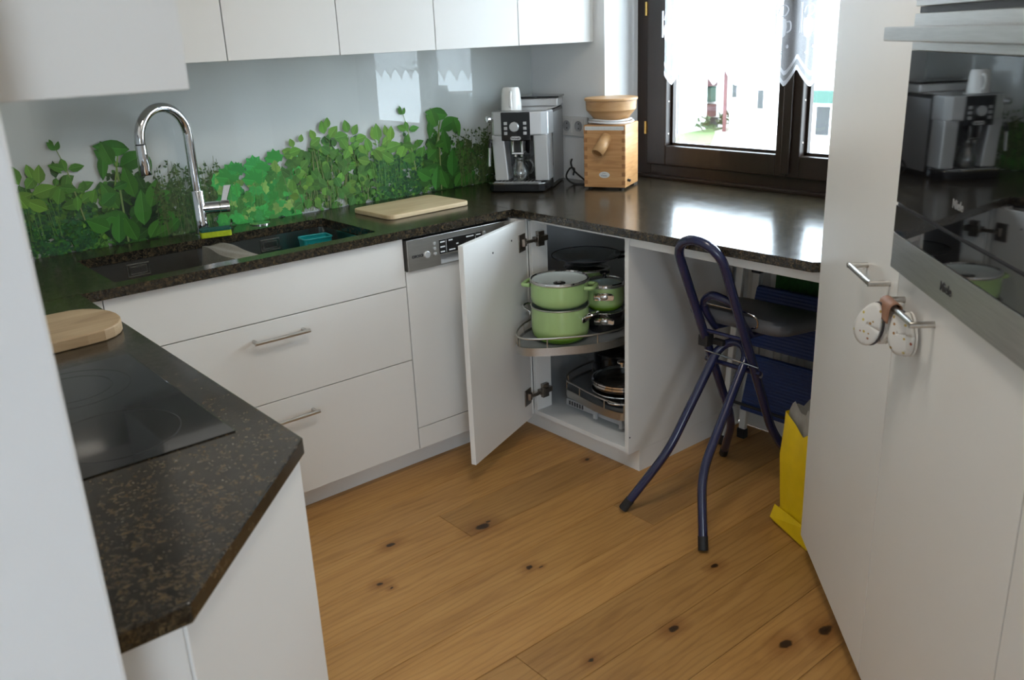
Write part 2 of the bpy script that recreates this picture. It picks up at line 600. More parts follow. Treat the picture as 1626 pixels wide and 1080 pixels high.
def fillet(pts, r, n=5):
    P = [Vector(p) for p in pts]
    out = [P[0]]
    for i in range(1, len(P) - 1):
        a, b, c = P[i - 1], P[i], P[i + 1]
        d1, d2 = (a - b), (c - b)
        rr = min(r, d1.length * 0.45, d2.length * 0.45)
        p, q = b + d1.normalized() * rr, b + d2.normalized() * rr
        for k in range(n + 1):
            t = k / n
            out.append(p * (1 - t) ** 2 + b * 2 * t * (1 - t) + q * t * t)
    out.append(P[-1])
    return out


def obj(name, mb, mat, parent=None, world=False, bevel=0.0, seg=2, sub=0, solid=0.0, label=None, soff=-1):
    me = bpy.data.meshes.new(name)
    vs = mb.v
    if world and parent is not None:
        rt = parent
        while rt.parent is not None:
            rt = rt.parent
        L = rt.location
        vs = [(x - L[0], y - L[1], z - L[2]) for x, y, z in vs]
    me.from_pydata(vs, [], mb.f)
    me.polygons.foreach_set('use_smooth', mb.sm)
    me.materials.append(M[mat])
    me.update()
    if any(mb.sm):
        me.set_sharp_from_angle(angle=math.radians(38))
    o = bpy.data.objects.new(name, me)
    COL.objects.link(o)
    if parent is not None:
        o.parent = parent
    if solid:
        md = o.modifiers.new('solid', 'SOLIDIFY')
        md.thickness = solid
        md.offset = soff
    if bevel:
        md = o.modifiers.new('bevel', 'BEVEL')
        md.width = bevel
        md.segments = seg
        md.limit_method = 'ANGLE'
        md.angle_limit = math.radians(40)
    if sub:
        md = o.modifiers.new('sub', 'SUBSURF')
        md.levels = sub
        md.render_levels = sub
    if label:
        o['label'] = label
    return o


def tag(o, label, cat, group=None):
    o['label'] = label
    o['category'] = cat
    if group:
        o['group'] = group
    return o


def thing(name, label, cat, loc=(0, 0, 0), rz=0.0, group=None):
    o = bpy.data.objects.new(name, None)
    o.empty_display_size = 0.05
    o.location = loc
    o.rotation_euler = (0, 0, rz)
    COL.objects.link(o)
    return tag(o, label, cat, group)


def single(name, mb, mat, label, cat, group=None, base=None, **kw):
    """a thing that is one mesh, with its origin at base"""
    if base is not None:
        mb.v = [(x - base[0], y - base[1], z - base[2]) for x, y, z in mb.v]
    o = obj(name, mb, mat, **kw)
    if base is not None:
        o.location = base
    return tag(o, label, cat, group)


def struct(name, mb, mat, parent=None, **kw):
    o = obj(name, mb, mat, parent, **kw)
    if parent is None:
        o['kind'] = 'structure'
    return o


def sempty(name, loc=(0, 0, 0)):
    o = bpy.data.objects.new(name, None)
    o.location = loc
    o['kind'] = 'structure'
    COL.objects.link(o)
    return o


def text(name, s, size, m, mat, parent, extrude=0.0004, align='CENTER', bold=0.0):
    cu = bpy.data.curves.new(name, 'FONT')
    cu.body = s
    cu.size = size
    cu.extrude = extrude
    cu.offset = bold
    cu.align_x = align
    cu.align_y = 'CENTER'
    cu.resolution_u = 3
    tmp = bpy.data.objects.new('tmp_text', cu)
    COL.objects.link(tmp)
    bpy.context.view_layer.update()
    dg = bpy.context.evaluated_depsgraph_get()
    me = bpy.data.meshes.new_from_object(tmp.evaluated_get(dg))
    bpy.data.objects.remove(tmp)
    me.name = name
    me.transform(m)
    me.materials.clear()
    me.materials.append(M[mat])
    o = bpy.data.objects.new(name, me)
    COL.objects.link(o)
    o.parent = parent
    return o


RX90 = Matrix.Rotation(HP, 4, 'X')       # text lying in xy -> standing, facing -y


def T(x, y, z):
    return Matrix.Translation((x, y, z))


# ================================================================== the room
S2 = 2 ** -0.5
ZC, ZB = 0.905, 0.877            # worktop top and underside
YW, XW = 3.05, 2.67              # back wall, window wall
XWF = 2.90                       # window plane
YO = 1.10                        # near end of the window niche

floor = struct('floor', MB().box(-2.3, 2.76, -2.72, 3.05, -0.08, -0.006), 'grout')
PW = 0.178
plank_cache = {}


def plank_mesh(L):
    key = round(L, 3)
    if key not in plank_cache:
        h, w, c = L / 2 - 0.0006, PW / 2 - 0.0006, 0.0012
        v = [(-h, -w, -.014), (h, -w, -.014), (h, w, -.014), (-h, w, -.014),
             (-h, -w, -c), (h, -w, -c), (h, w, -c), (-h, w, -c),
             (-h + c, -w + c, 0), (h - c, -w + c, 0), (h - c, w - c, 0), (-h + c, w - c, 0)]
        f = [(3, 2, 1, 0), (0, 1, 5, 4), (1, 2, 6, 5), (2, 3, 7, 6), (3, 0, 4, 7),
             (4, 5, 9, 8), (5, 6, 10, 9), (6, 7, 11, 10), (7, 4, 8, 11), (8, 9, 10, 11)]
        me = bpy.data.meshes.new('plank')
        me.from_pydata(v, [], f)
        me.materials.append(M['oak'])
        plank_cache[key] = me
    return plank_cache[key]


JOINT = {5: 1.44, 1: 1.17, 3: 1.905}
PL = 2.2
for k in range(-21, 11):
    y0 = 1.117 + PW * k
    j = JOINT.get(k, [0.32, 0.18, 0.45, 0.25][k % 4])
    x = j
    while x > -2.3:
        x -= PL
    while x < 2.74:
        a, b = max(x, -2.29), min(x + PL, 2.745)
        if b - a > 0.12:
            o = bpy.data.objects.new('plank', plank_mesh(round(b - a, 3)))
            COL.objects.link(o)
            o.location = ((a + b) / 2, y0 + PW / 2, 0)
            o.parent = floor
        x += PL

struct('ceiling', MB().box(-2.4, 3.0, -2.85, 3.15, 2.5, 2.6), 'ceil')
struct('wall_back', MB().box(-0.15, 2.67, YW, 3.15, 0, 2.5), 'wall')
struct('wall_hob', MB().box(-0.15, -0.06, 0.905, YW, 0, 2.5), 'wall')
struct('wall_left', MB().box(-2.3, 0.153, 0.81, 0.905, 0, 2.5), 'wall', bevel=0.004)
struct('wall_far_left', MB().box(-2.4, -2.3, -2.72, 0.905, 0, 2.5), 'wall')
mb = MB()
mb.prism([(2.67, 3.15), (2.67, 2.60), (2.895, 2.648), (3.0, 2.66), (3.0, 3.15)], 0, 2.5)
mb.box(2.76, 3.0, YO, 2.62, 0, 0.874)
mb.box(2.67, 3.0, YO, 2.66, 2.12, 2.5)
mb.box(2.67, 3.0, -2.85, YO, 0, 2.5)
struct('wall_window', mb, 'wall')
mb = MB()
mb.box(-2.4, -2.2, -2.85, -2.72, 0, 2.5).box(-0.9, 2.67, -2.85, -2.72, 0, 2.5)
mb.box(-2.2, -0.9, -2.85, -2.72, 0, 0.87).box(-2.2, -0.9, -2.85, -2.72, 2.03, 2.5)
struct('wall_rear', mb, 'wall')
struct('baseboard_window', MB().box(2.745, 2.76, 0.85, 1.93, 0, 0.085), 'white', bevel=0.003)

# ---- rear window (behind the viewer)
w2 = sempty('window_2', (-1.55, -2.78, 0.87))
mb = MB()
for a, b, c, d in ((-.65, .65, 0, 0.05), (-.65, .65, 1.11, 1.16), (-.65, -.60, 0, 1.16), (.60, .65, 0, 1.16)):
    mb.box(a, b, -0.03, 0.03, c, d)
obj('window_frame', mb, 'brownframe', w2)

# ---- kitchen window: frame, two sashes, panes
w1 = sempty('window_1', (XWF, 1.88, ZC))
mb = MB()
F0, F1 = 1.12, 2.645
x0, x1 = 2.912, 2.985
mb.box(x0, x1, 2.565, F1, ZC, 2.12).box(x0, x1, F0, 1.20, ZC, 2.12).box(x0, x1, 1.20, 2.565, ZC, 0.965).box(x0, x1, 1.20, 2.565, 2.05, 2.12)
fr = obj('window_frame', mb, 'brownframe', w1, world=True, bevel=0.004)
obj('sill_bead', MB().box(2.885, 2.912, F0, F1, ZC, 0.918), 'brownframe', fr, world=True, bevel=0.003)


def sash(ya, yb, sl, sr):
    """ya<yb outer; sl stile at yb side (left in view), sr at ya side"""
    X0, X1 = 2.888, 2.948
    mb = MB()
    zb, zt, gb, gt = 0.962, 2.06, 1.043, 1.97
    mb.box(X0, X1, yb - sl, yb, zb, zt).box(X0, X1, ya, ya + sr, zb, zt)
    mb.box(X0, X1, ya + sr, yb - sl, zb, gb).box(X0, X1, ya + sr, yb - sl, gt, zt)
    s = obj('sash', mb, 'brownframe', w1, world=True, bevel=0.004)
    mb = MB()
    g0, g1 = ya + sr, yb - sl
    mb.box(2.922, 2.942, g1 - 0.010, g1, gb, gt).box(2.922, 2.942, g0, g0 + 0.010, gb, gt)
    mb.box(2.922, 2.942, g0, g1, gb, gb + 0.010).box(2.922, 2.942, g0, g1, gt - 0.01, gt)
    obj('glazing_bead', mb, 'brownframe', s, world=True)
    obj('pane', MB().box(2.932, 2.9335, g0 + 0.008, g1 - 0.008, gb + 0.008, gt - 0.008), 'pane', s, world=True)
    return s


sL = sash(1.885, 2.568, 0.102, 0.050)
sR = sash(1.197, 1.884, 0.050, 0.095)
obj('meeting_strip', MB().box(2.876, 2.888, 1.868, 1.905, 0.975, 2.05), 'brownframe', sL, world=True, bevel=0.003)
for z in (1.112, 1.583, 1.95):
    mb = MB()
    mb.tube([(2.893, 2.579, z - 0.026), (2.893, 2.579, z + 0.026)], 0.0065, 10)
    mb.box(2.896, 2.913, 2.572, 2.590, z - 0.02, z + 0.02)
    obj('hinge', mb, 'brass', w1, world=True, label='brass window hinge')
for yv, zs in ((2.459, (1.09, 1.22, 1.36, 1.55)), (1.827, (1.09, 1.24))):
    for z in zs:
        obj('screw', MB().lathe([(0, 0), (0.004, 0), (0.003, 0.0015), (0, 0.002)], seg=8, m=T(2.906, yv + 0.0065, z) @ Matrix.Rotation(HP, 4, 'X')), 'satin', sL if yv > 2 else sR, world=True)

# ================================================================== outside
gz = -6.5
struct('ground_outside', MB().box(6, 160, -60, 130, gz - 0.5, gz), 'pave')
single('lawn', MB().prism([(51.0, 43.0), (52.2, 40.4), (58.6, 44.9), (59.8, 46.0), (62.0, 46.6), (60.3, 46.8), (56.4, 46.7)], gz, gz + 0.12), 'lawn', 'green lawn strip between the white houses outside the window', 'lawn', base=(56, 44, gz))
W_ = Matrix


def house(name, label, loc, parts):
    t = thing(name, label, 'building', loc)
    for nm, mat, boxes in parts:
        for b in boxes:
            obj(nm, MB().box(*b), mat, t, world=True)
    return t


house('apartment_house', 'white apartment house with red balcony panels behind the lawn', (66, 52, gz),
      [('wall', 'render_w', [(62.6, 72.0, 46.9, 60.0, gz, 10.0)]),
       ('balcony', 'redpanel', [(60.6, 62.6, 47.9, 49.6, -3.1, -2.2), (60.6, 62.6, 47.9, 49.6, -5.6, -4.6), (60.6, 62.6, 47.9, 49.6, -0.4, 0.5)]),
       ('awning', 'greenawn', [(61.9, 62.6, 48.0, 49.4, -4.4, -3.2)]),
       ('garage_door', 'asphalt', [(62.5, 62.6, 47.7, 49.6, gz, -5.7)])])
house('white_tower', 'narrow white house wall at the left edge of the window view', (58, 50, gz),
      [('wall', 'render_w', [(56.6, 60.0, 46.9, 52.0, gz, 9.0)]),
       ('gutter_pipe', 'shutter', [(56.5, 56.6, 47.0, 47.1, gz, 9.0)])])
house('terrace_house', 'white terraced house with cream roof terrace seen through the window', (58, 40, gz),
      [('wall', 'render_w', [(60.0, 72.0, 36.2, 44.6, gz, -1.5), (63.0, 72.0, 36.2, 43.5, -1.5, 3.5)]),
       ('corner_pillar', 'redpanel', [(59.9, 60.0, 44.9, 45.2, gz, -1.2)]),
       ('roof', 'render_c', [(59.0, 61.5, 43.2, 45.8, -1.65, -1.4)]),
       ('window', 'winglass', [(59.93, 60.0, 41.5, 42.0, -4.6, -3.2), (59.93, 60.0, 44.0, 44.4, -3.8, -2.3)]),
       ('planter', 'redpanel', [(59.6, 60.0, 42.4, 43.0, -1.7, -1.2)])])
house('shuttered_house', 'pale house with grey shutters and green awning at the right of the window view', (54, 30, gz),
      [('wall', 'render_w', [(56.0, 70.0, 22.0, 35.2, gz, 6.0)]),
       ('awning', 'greenawn', [(55.0, 56.0, 31.0, 34.6, -3.6, -2.8)]),
       ('window', 'winglass', [(55.93, 56.0, 33.4, 34.4, -5.8, -3.9), (55.93, 56.0, 31.8, 33.0, -5.8, -3.9)]),
       ('shutter', 'shutter', [(55.85, 56.0, 33.9, 34.6, -0.4, 1.6), (55.85, 56.0, 31.7, 32.5, -0.4, 1.6)])])
mb = MB()
rr = random.Random(3)
for i in range(60):
    a, b = rr.random() * 6.28, rr.random() * 3.14
    R_ = 0.55 * rr.random() ** 0.4
    cx, cy, cz = 59.75 + R_ * math.sin(b) * math.cos(a) * 0.7, 41.75 + R_ * math.sin(b) * math.sin(a), -0.85 + R_ * math.cos(b)
    q = [Vector((rr.uniform(-1, 1), rr.uniform(-1, 1), rr.uniform(-1, 1))).normalized() * 0.22 for _ in range(2)]
    c = Vector((cx, cy, cz))
    mb.add([c - q[0], c + q[1] * .6, c + q[0], c - q[1] * .6], [(0, 1, 2, 3)])
shr = thing('terrace_shrub', 'small dark green shrub on the roof terrace outside', 'shrub', (59.75, 41.75, -1.5))
obj('foliage', mb, 'shrub', shr, world=True)
obj('stem', MB().tube([(59.75, 41.75, -1.5), (59.75, 41.75, -0.8)], 0.05, 6), 'shrub', shr, world=True)
for nm, cx, cy in (('garden_shrub', 61.3, 46.2), ('garden_shrub', 58.3, 45.6)):
    mb = MB()
    for i in range(50):
        a, b = rr.random() * 6.28, rr.random() * 1.57
        R_ = 0.9 * rr.random() ** 0.4
        c = Vector((cx + R_ * math.sin(b) * math.cos(a), cy + R_ * math.sin(b) * math.sin(a), gz + 0.45 + R_ * math.cos(b)))
        q = [Vector((rr.uniform(-1, 1), rr.uniform(-1, 1), rr.uniform(-1, 1))).normalized() * 0.3 for _ in range(2)]
        mb.add([c - q[0], c + q[1] * .6, c + q[0], c - q[1] * .6], [(0, 1, 2, 3)])
    single(nm, mb, 'shrub', 'low green garden shrub at the end of the lawn, ' + ('nearer the narrow white house' if cx < 60 else 'nearer the red balconies'), 'shrub', 'shrubs on the lawn', base=(cx, cy, gz + .12))

# ================================================================== worktops
# sink run with cut-out
CX0, CX1, CY0, CY1 = 0.662, 1.505, 2.522, 2.898
mb = MB()
outer = [(-0.055, 2.4645), (2.046, 2.4645), (2.046, 3.036), (-0.055, 3.036)]
inner = rrect(CX0, CX1, CY0, CY1, 0.012, 2)


def slab_with_hole(mb, o, i, z0, z1):
    # bridge outer quad with inner ring through four sectors
    n = len(i)
    q = n // 4
    # inner rings order from rrect: corner (x1,y1),(x0,y1),(x0,y0),(x1,y0)
    oc = [o[2], o[3], o[0], o[1]]
    for z, flip in ((z0, True), (z1, False)):
        base = len(mb.v)
        mb.v += [(x, y, z) for x, y in oc] + [(x, y, z) for x, y in i]
        for c in range(4):
            idx = list(range(c * q, c * q + q))
            nxt = ((c + 1) * q) % n
            # fan around the corner
            f = [base + c] + [base + 4 + k for k in reversed(idx)]
            mb.f.append(tuple(reversed(f)) if not flip else tuple(f))
            mb.sm.append(False)
            f = [base + c, base + 4 + idx[-1], base + 4 + nxt, base + (c + 1) % 4]
            mb.f.append(tuple(f) if flip else tuple(reversed(f)))
            mb.sm.append(False)
    for ring, rev in ((o, False), (i, True)):
        m = len(ring)
        base = len(mb.v)
        mb.v += [(x, y, z0) for x, y in ring] + [(x, y, z1) for x, y in ring]
        for k in range(m):
            f = (base + k, base + (k + 1) % m, base + m + (k + 1) % m, base + m + k)
            mb.f.append(tuple(reversed(f)) if rev else f)
            mb.sm.append(False)


slab_with_hole(mb, outer, inner, ZB, ZC)
single('sink_worktop', mb, 'granite', 'dark brown granite worktop with the sink cut-out along the herb splashback', 'worktop', base=(1.0, 2.75, ZB))
mb = MB().prism([(-0.055, 0.908), (0.252, 0.908), (0.557, 1.221), (0.557, 2.4635), (-0.055, 2.4635)], ZB, ZC)
single('hob_worktop', mb, 'granite', 'dark brown granite worktop with angled corner holding the black hob', 'worktop', base=(0.25, 1.6, ZB), bevel=0.0025, seg=2)
mb = MB().prism([(2.047, 3.036), (2.047, 1.2395), (2.462, 0.8245), (2.668, 0.8245), (2.668, YO + 0.002), (2.898, YO + 0.002), (2.898, 2.645), (2.6685, 2.597), (2.6685, 3.036)], ZB, ZC)
single('window_worktop', mb, 'granite', 'deep dark granite worktop running into the window niche', 'worktop', base=(2.4, 2.0, ZB), bevel=0.0015, seg=1)

# ================================================================== splashback
sp = thing('splashback', 'glass splashback printed with green kitchen herbs behind the sink', 'splashback', (1.3, 3.045, ZC))
obj('print_panel', MB().box(-0.055, 2.6685, 3.0455, 3.0495, ZC + 0.0005, 1.60), 'printback', sp, world=True)
obj('glass_sheet', MB().box(-0.055, 2.6685, 3.038, 3.0392, ZC + 0.0005, 1.60), 'splashglass', sp, world=True)

PX0, PER = 0.535, 1.275
ENV = [(0, 1.165), (.04, 1.20), (.09, 1.19), (.12, 1.13), (.157, 1.25), (.19, 1.17), (.24, 1.12), (.29, 1.21), (.36, 1.236), (.40, 1.20), (.44, 1.13), (.5, 1.16), (.55, 1.14),
       (.67, 1.16), (.69, 1.12), (.73, 1.12), (.745, 1.05), (.78, 1.05), (.80, 1.13), (.85, 1.12), (.88, 1.15), (.91, 1.12), (.95, 1.17), (1.0, 1.185), (1.10, 1.24), (1.13, 1.21), (1.2, 1.22), (1.25, 1.14), (1.275, 1.165)]


def env(p):
    for (a, za), (b, zb) in zip(ENV, ENV[1:]):
        if a <= p <= b:
            return za + (zb - za) * (p - a) / (b - a)
    return 1.15


HV, HF, HC = [], [], []
depth = [0]


def put(poly, col, col2=None):
    y = 3.0452 - depth[0] * 8.5e-7
    depth[0] += 1
    o = len(HV)
    HV.extend((x, y, z) for x, z in poly)
    HF.append(tuple(range(o, o + len(poly))))
    HC.append(col)


def leaf(x, z, L, w, ang, col, split=0.82, n=4, serr=0.0):
    """two halves, midrib in the middle, slightly different tones"""
    ca, sa = math.cos(ang), math.sin(ang)

    def P(t, s):
        return (x + ca * t * L - sa * s * w, z + sa * t * L + ca * s * w)
    prof = [(k / n, (math.sin(math.pi * (k / n) ** 0.8)) * 0.5) for k in range(n + 1)]
    c2 = tuple(c * split for c in col)
    for sg, c in ((1, col), (-1, c2)):
        pts = [P(0, 0)]
        for k in range(1, n):
            t, s = prof[k]
            if serr:
                s *= 1 + serr * (1 if k % 2 else -1)
            pts.append(P(t, s * sg))
        pts.append(P(1, 0))
        put(pts if sg < 0 else pts[::-1], c)
    if L > .04:
        v0, v1 = P(.05, 0), P(.9, 0)
        stem(v0[0], v0[1], v1[0], v1[1], .0012, tuple(min(1, c * 1.5 + .02) for c in col))


def stem(x0, z0, x1, z1, w, col):
    dx, dz = x1 - x0, z1 - z0
    L = math.hypot(dx, dz) or 1
    px, pz = -dz / L * w / 2, dx / L * w / 2
    put([(x0 - px, z0 - pz), (x1 - px, z1 - pz), (x1 + px, z1 + pz), (x0 + px, z0 + pz)][::-1], col)


hr = random.Random(11)


def jit(c, a=0.25):
    k = 1 + hr.uniform(-a, a)
    return (c[0] * k * hr.uniform(.85, 1.15), c[1] * k, c[2] * k * hr.uniform(.8, 1.2))


G_MID, G_DARK, G_BRIGHT, G_OLIVE, G_DEEP = (.085, .25, .030), (.030, .115, .014), (.050, .37, .065), (.17, .28, .050), (.010, .042, .012)
G_SAGE, G_LIME, G_BASIL, STEMC = (.13, .30, .038), (.24, .44, .09), (.058, .225, .024), (.27, .35, .13)


def herbs(x0):
    B = ZC + 0.004
    X = lambda p: x0 + p

    def ok(p):
        return -0.03 < x0 + p < 2.655
    # dense under-growth
    for i in range(620):
        p = hr.uniform(0, PER)
        if not ok(p):
            continue
        top = env(p) - 0.09
        z = hr.uniform(B, max(B + .03, top))
        deep = hr.random()
        if .27 < p < .44:
            c = G_DEEP if deep < .5 else G_DARK
        elif .44 <= p < .68:
            c = G_DARK if deep < .6 else (.06, .10, .03)
        elif .68 <= p < .95:
            c = (.022, .19, .04) if deep < .6 else G_BRIGHT
        else:
            c = G_DARK if deep < .5 else G_MID
        leaf(X(p), z, hr.uniform(.03, .055), hr.uniform(.025, .04), hr.uniform(0, 6.28), jit(c))
    # small leaves and light flecks over the undergrowth
    for i in range(900):
        p = hr.uniform(0, PER)
        if not ok(p):
            continue
        z = hr.uniform(B, max(B + .03, env(p) - 0.075))
        if .27 < p < .44:
            c = G_DARK if hr.random() < .6 else G_BASIL
        elif .44 <= p < .68:
            c = (.10, .17, .05) if hr.random() < .6 else (.05, .10, .03)
        elif .68 <= p < .95:
            c = G_BRIGHT if hr.random() < .6 else G_LIME
        else:
            c = G_MID if hr.random() < .5 else (G_SAGE if hr.random() < .6 else G_DARK)
        leaf(X(p), z, hr.uniform(.012, .028), hr.uniform(.008, .019), hr.uniform(0, 6.28), jit(c, .4), hr.uniform(.6, .9))
    # dill / curly parsley (fine, dark)
    for i in range(420):
        p = hr.uniform(.03, .24)
        if ok(p):
            z = B + hr.random() ** 1.2 * .16
            leaf(X(p), z, hr.uniform(.010, .022), hr.uniform(.006, .012), hr.uniform(0, 6.28), jit((.035, .15, .035) if hr.random() < .6 else (.015, .075, .025)))
    # sage-like leaves (zone a)
    for (p, z, L, a) in ((.005, 1.10, .06, 1.9), (.03, 1.14, .055, 1.8), (.045, 1.135, .07, 1.75), (.06, 1.12, .06, .7), (.085, 1.15, .045, 1.6), (.10, 1.13, .06, 1.3), (.02, 1.09, .06, .3), (.075, 1.10, .075, .2), (.12, 1.08, .065, .4), (.11, 1.05, .07, 2.4), (.0, 1.06, .06, 2.8), (.055, 1.06, .06, 2.2), (.14, 1.06, .06, 1.2)):
        if ok(p):
            stem(X(p) + hr.uniform(-.02, .02), B + .05, X(p), z, .0022, jit((.10, .22, .045)))
            leaf(X(p), z, L, L * .62, a + hr.uniform(-.2, .2), jit(G_SAGE))
    # tall mint stem at .157
    if ok(.17):
        stem(X(.21), 1.0, X(.185), 1.17, .004, jit(STEMC))
        stem(X(.185), 1.17, X(.16), 1.25, .003, jit(STEMC))
        for (p, z, L, a) in ((.165, 1.225, .035, 2.2), (.168, 1.225, .03, 1.2), (.16, 1.24, .022, 1.9), (.175, 1.20, .045, 4.9), (.18, 1.165, .05, 2.75), (.19, 1.165, .05, .1), (.185, 1.15, .06, 4.4), (.205, 1.10, .055, 2.9), (.205, 1.10, .055, .3), (.215, 1.06, .07, 3.3), (.21, 1.06, .06, .5), (.20, 1.08, .05, 4.6), (.24, 1.05, .05, 1.2), (.225, 1.09, .035, 1.5)):
            leaf(X(p), z, L, L * .55, a, jit(G_MID))
    # basil
    if ok(.3):
        for q in range(26):
            leaf(X(hr.uniform(.27, .47)), hr.uniform(B, 1.05), hr.uniform(.05, .085), hr.uniform(.035, .055), hr.uniform(0, 6.28), jit(G_DEEP if hr.random() < .45 else G_DARK))
        stem(X(.33), B, X(.335), 1.17, .006, jit(STEMC))
        stem(X(.30), 1.02, X(.345), 1.19, .005, jit(G_OLIVE))
        for (p, z, L, w, a) in ((.385, 1.205, .115, .052, 2.95), (.335, 1.17, .075, .05, 2.5), (.405, 1.14, .03, .03, .3), (.30, 1.20, .085, .034, 4.55), (.325, 1.165, .08, .05, 1.9), (.345, 1.155, .10, .060, .35), (.415, 1.195, .085, .045, 5.0),
                                (.375, 1.05, .11, .052, 1.75), (.36, 1.10, .05, .03, 3.4), (.32, 1.02, .105, .052, 2.0), (.39, .955, .12, .058, 1.5), (.42, 1.01, .10, .052, 1.2), (.345, .98, .085, .05, 2.8), (.29, 1.00, .07, .05, 3.6), (.28, .96, .08, .055, 2.6), (.44, 1.03, .06, .05, .4), (.45, .985, .06, .05, 5.6),
                                (.30, B, .10, .05, 1.4), (.36, B, .09, .05, 1.9), (.40, B, .08, .045, .9), (.42, B + .005, .09, .04, .35), (.27, 1.04, .06, .045, .6), (.46, B + .01, .07, .04, .7)):
            leaf(X(p), z, L, w, a, jit(G_BASIL, .15), .72, 6)
    # thyme (tiny leaves on wiry stems)
    for i in range(46):
        p0 = hr.uniform(.43, .69)
        if not ok(p0):
            continue
        p1 = p0 + hr.uniform(-.03, .03)
        zt = env(min(1.27, max(0, p1))) - hr.uniform(0, .06)
        stem(X(p0), B, X(p1), zt, .0016, jit((.13, .17, .06)))
        for q in range(13):
            u = hr.uniform(.25, 1)
            leaf(X(p0 + (p1 - p0) * u + hr.uniform(-.008, .008)), B + (zt - B) * u, hr.uniform(.009, .017), hr.uniform(.004, .008), hr.uniform(0, 6.28), jit((.085, .15, .04) if hr.random() < .6 else (.05, .10, .025), .4))
    # coriander / flat parsley (bright, serrated clumps)
    for i in range(150):
        p = hr.uniform(.66, .97)
        if not ok(p):
            continue
        z = hr.uniform(B, env(p) - .045)
        c = jit(G_BRIGHT if hr.random() < .6 else ((.06, .24, .04) if hr.random() < .7 else G_LIME))
        a0 = hr.uniform(0, 6.28)
        for q in range(4):
            leaf(X(p), z, hr.uniform(.022, .036), hr.uniform(.018, .028), a0 + q * .75, c, .85, 5, .22)
    for (p, z, s) in ((.805, 1.075, .05), (.80, 1.10, .042), (.795, 1.05, .05), (.88, 1.115, .04), (.83, 1.085, .035), (.72, 1.085, .045), (.70, 1.07, .05), (.735, 1.09, .035)):
        if ok(p):
            c = jit(G_BRIGHT, .15)
            stem(X(p) + hr.uniform(-.03, .03), B + .05, X(p), z, .0018, jit((.10, .32, .06)))
            for q in range(5):
                leaf(X(p), z, s, s * .8, .3 + q * .65, c, .82, 5, .2)
    # oregano (round leaves, olive stems)
    for i in range(38):
        p0 = hr.uniform(.93, 1.26)
        if ok(p0):
            stem(X(p0), B, X(p0 + hr.uniform(-.05, .05)), hr.uniform(1.0, env(p0) - .04), .0022, jit((.16, .19, .07)))
    for i in range(120):
        p = hr.uniform(.93, 1.27)
        if not ok(p):
            continue
        z = hr.uniform(B + .03, env(p) - .04)
        s = hr.uniform(.025, .046)
        leaf(X(p), z, s, s * .8, hr.uniform(0, 6.28), jit((.065, .185, .028) if hr.random() < .7 else G_SAGE), .84, 5)
    for (p, z, s, a) in ((.94, 1.13, .05, .2), (.96, 1.15, .035, 1.9), (.99, 1.165, .03, 1.3), (1.03, 1.15, .05, .5), (1.05, 1.17, .04, 2.0), (1.09, 1.185, .05, 1.7), (1.105, 1.205, .04, 1.45), (1.11, 1.17, .055, .8), (1.13, 1.165, .06, .1), (1.155, 1.16, .055, 5.3), (1.19, 1.18, .05, 1.75), (1.21, 1.17, .045, 1.0), (1.22, 1.15, .05, .2), (1.235, 1.13, .04, 5.2), (1.262, 1.09, .045, 1.5)):
        if ok(p):
            leaf(X(p), z, s, s * .72, a, jit(G_SAGE, .15), .84, 5)


for k in (-1, 0, 1):
    herbs(PX0 + k * PER)
me = bpy.data.meshes.new('herb_print')
me.from_pydata(HV, [], HF)
ca = me.color_attributes.new('Col', 'FLOAT_COLOR', 'CORNER')
buf = []
for f, c in zip(HF, HC):
    buf += [c[0], c[1], c[2], 1.0] * len(f)
ca.data.foreach_set('color', buf)
me.materials.append(M['print'])
me.transform(T(-1.3, -3.045, -ZC))
o = bpy.data.objects.new('herb_print', me)
COL.objects.link(o)
o.parent = sp
o['kind'] = 'stuff'
o['label'] = 'printed picture of green herbs'

# ================================================================== base cabinets, sink run
YF = 2.485
PZ = 0.092


def bar_handle(parent, x0, x1, y, z, out, vertical=False, r=0.006, world=True):
    """bar handle in front (towards -y) of a door plane y"""
    mb = MB()
    mb.tube([(x0, y - out, z), (x1, y - out, z)], r, 12)
    for x in (x0 + 0.010, x1 - 0.010):
        mb.tube([(x, y, z), (x, y - out, z)], r * 0.9, 10)
    return obj('handle', mb, 'satin', parent, world=world, label='satin steel bar handle')


t = thing('drawer_cabinet', 'white three-drawer base cabinet under the sink with bar handles', 'cabinet', (1.096, 2.70, PZ))
obj('body', MB().box(0.615, 1.577, YF + 0.021, 3.03, PZ, 0.70).box(0.615, 0.635, YF + 0.021, 3.03, 0.70, ZB - .001).box(1.557, 1.577, YF + 0.021, 3.03, 0.70, ZB - .001), 'white_in', t, world=True)
for za, zb, h in ((0.7075, 0.872, None), (0.4415, 0.7045, 0.652), (PZ + 0.002, 0.4385, 0.376)):
    d = obj('drawer', MB().box(0.6135, 1.5775, YF, YF + 0.020, za, zb), 'white', t, world=True, bevel=0.0012)
    if h:
        bar_handle(d, 1.005, 1.19, YF, h, 0.032)
single('corner_filler', MB().box(0.560, 0.6105, YF, YF + 0.02, PZ + .002, 0.872), 'white', 'narrow white filler strip between drawer cabinet and hob worktop', 'panel', base=(0.585, YF, PZ), bevel=0.001)
single('plinth', MB().box(0.545, 2.145, 2.562, 2.580, 0.0, PZ - 0.001), 'white', 'white plinth board under the drawers and dishwasher', 'plinth', base=(1.3, 2.57, 0))

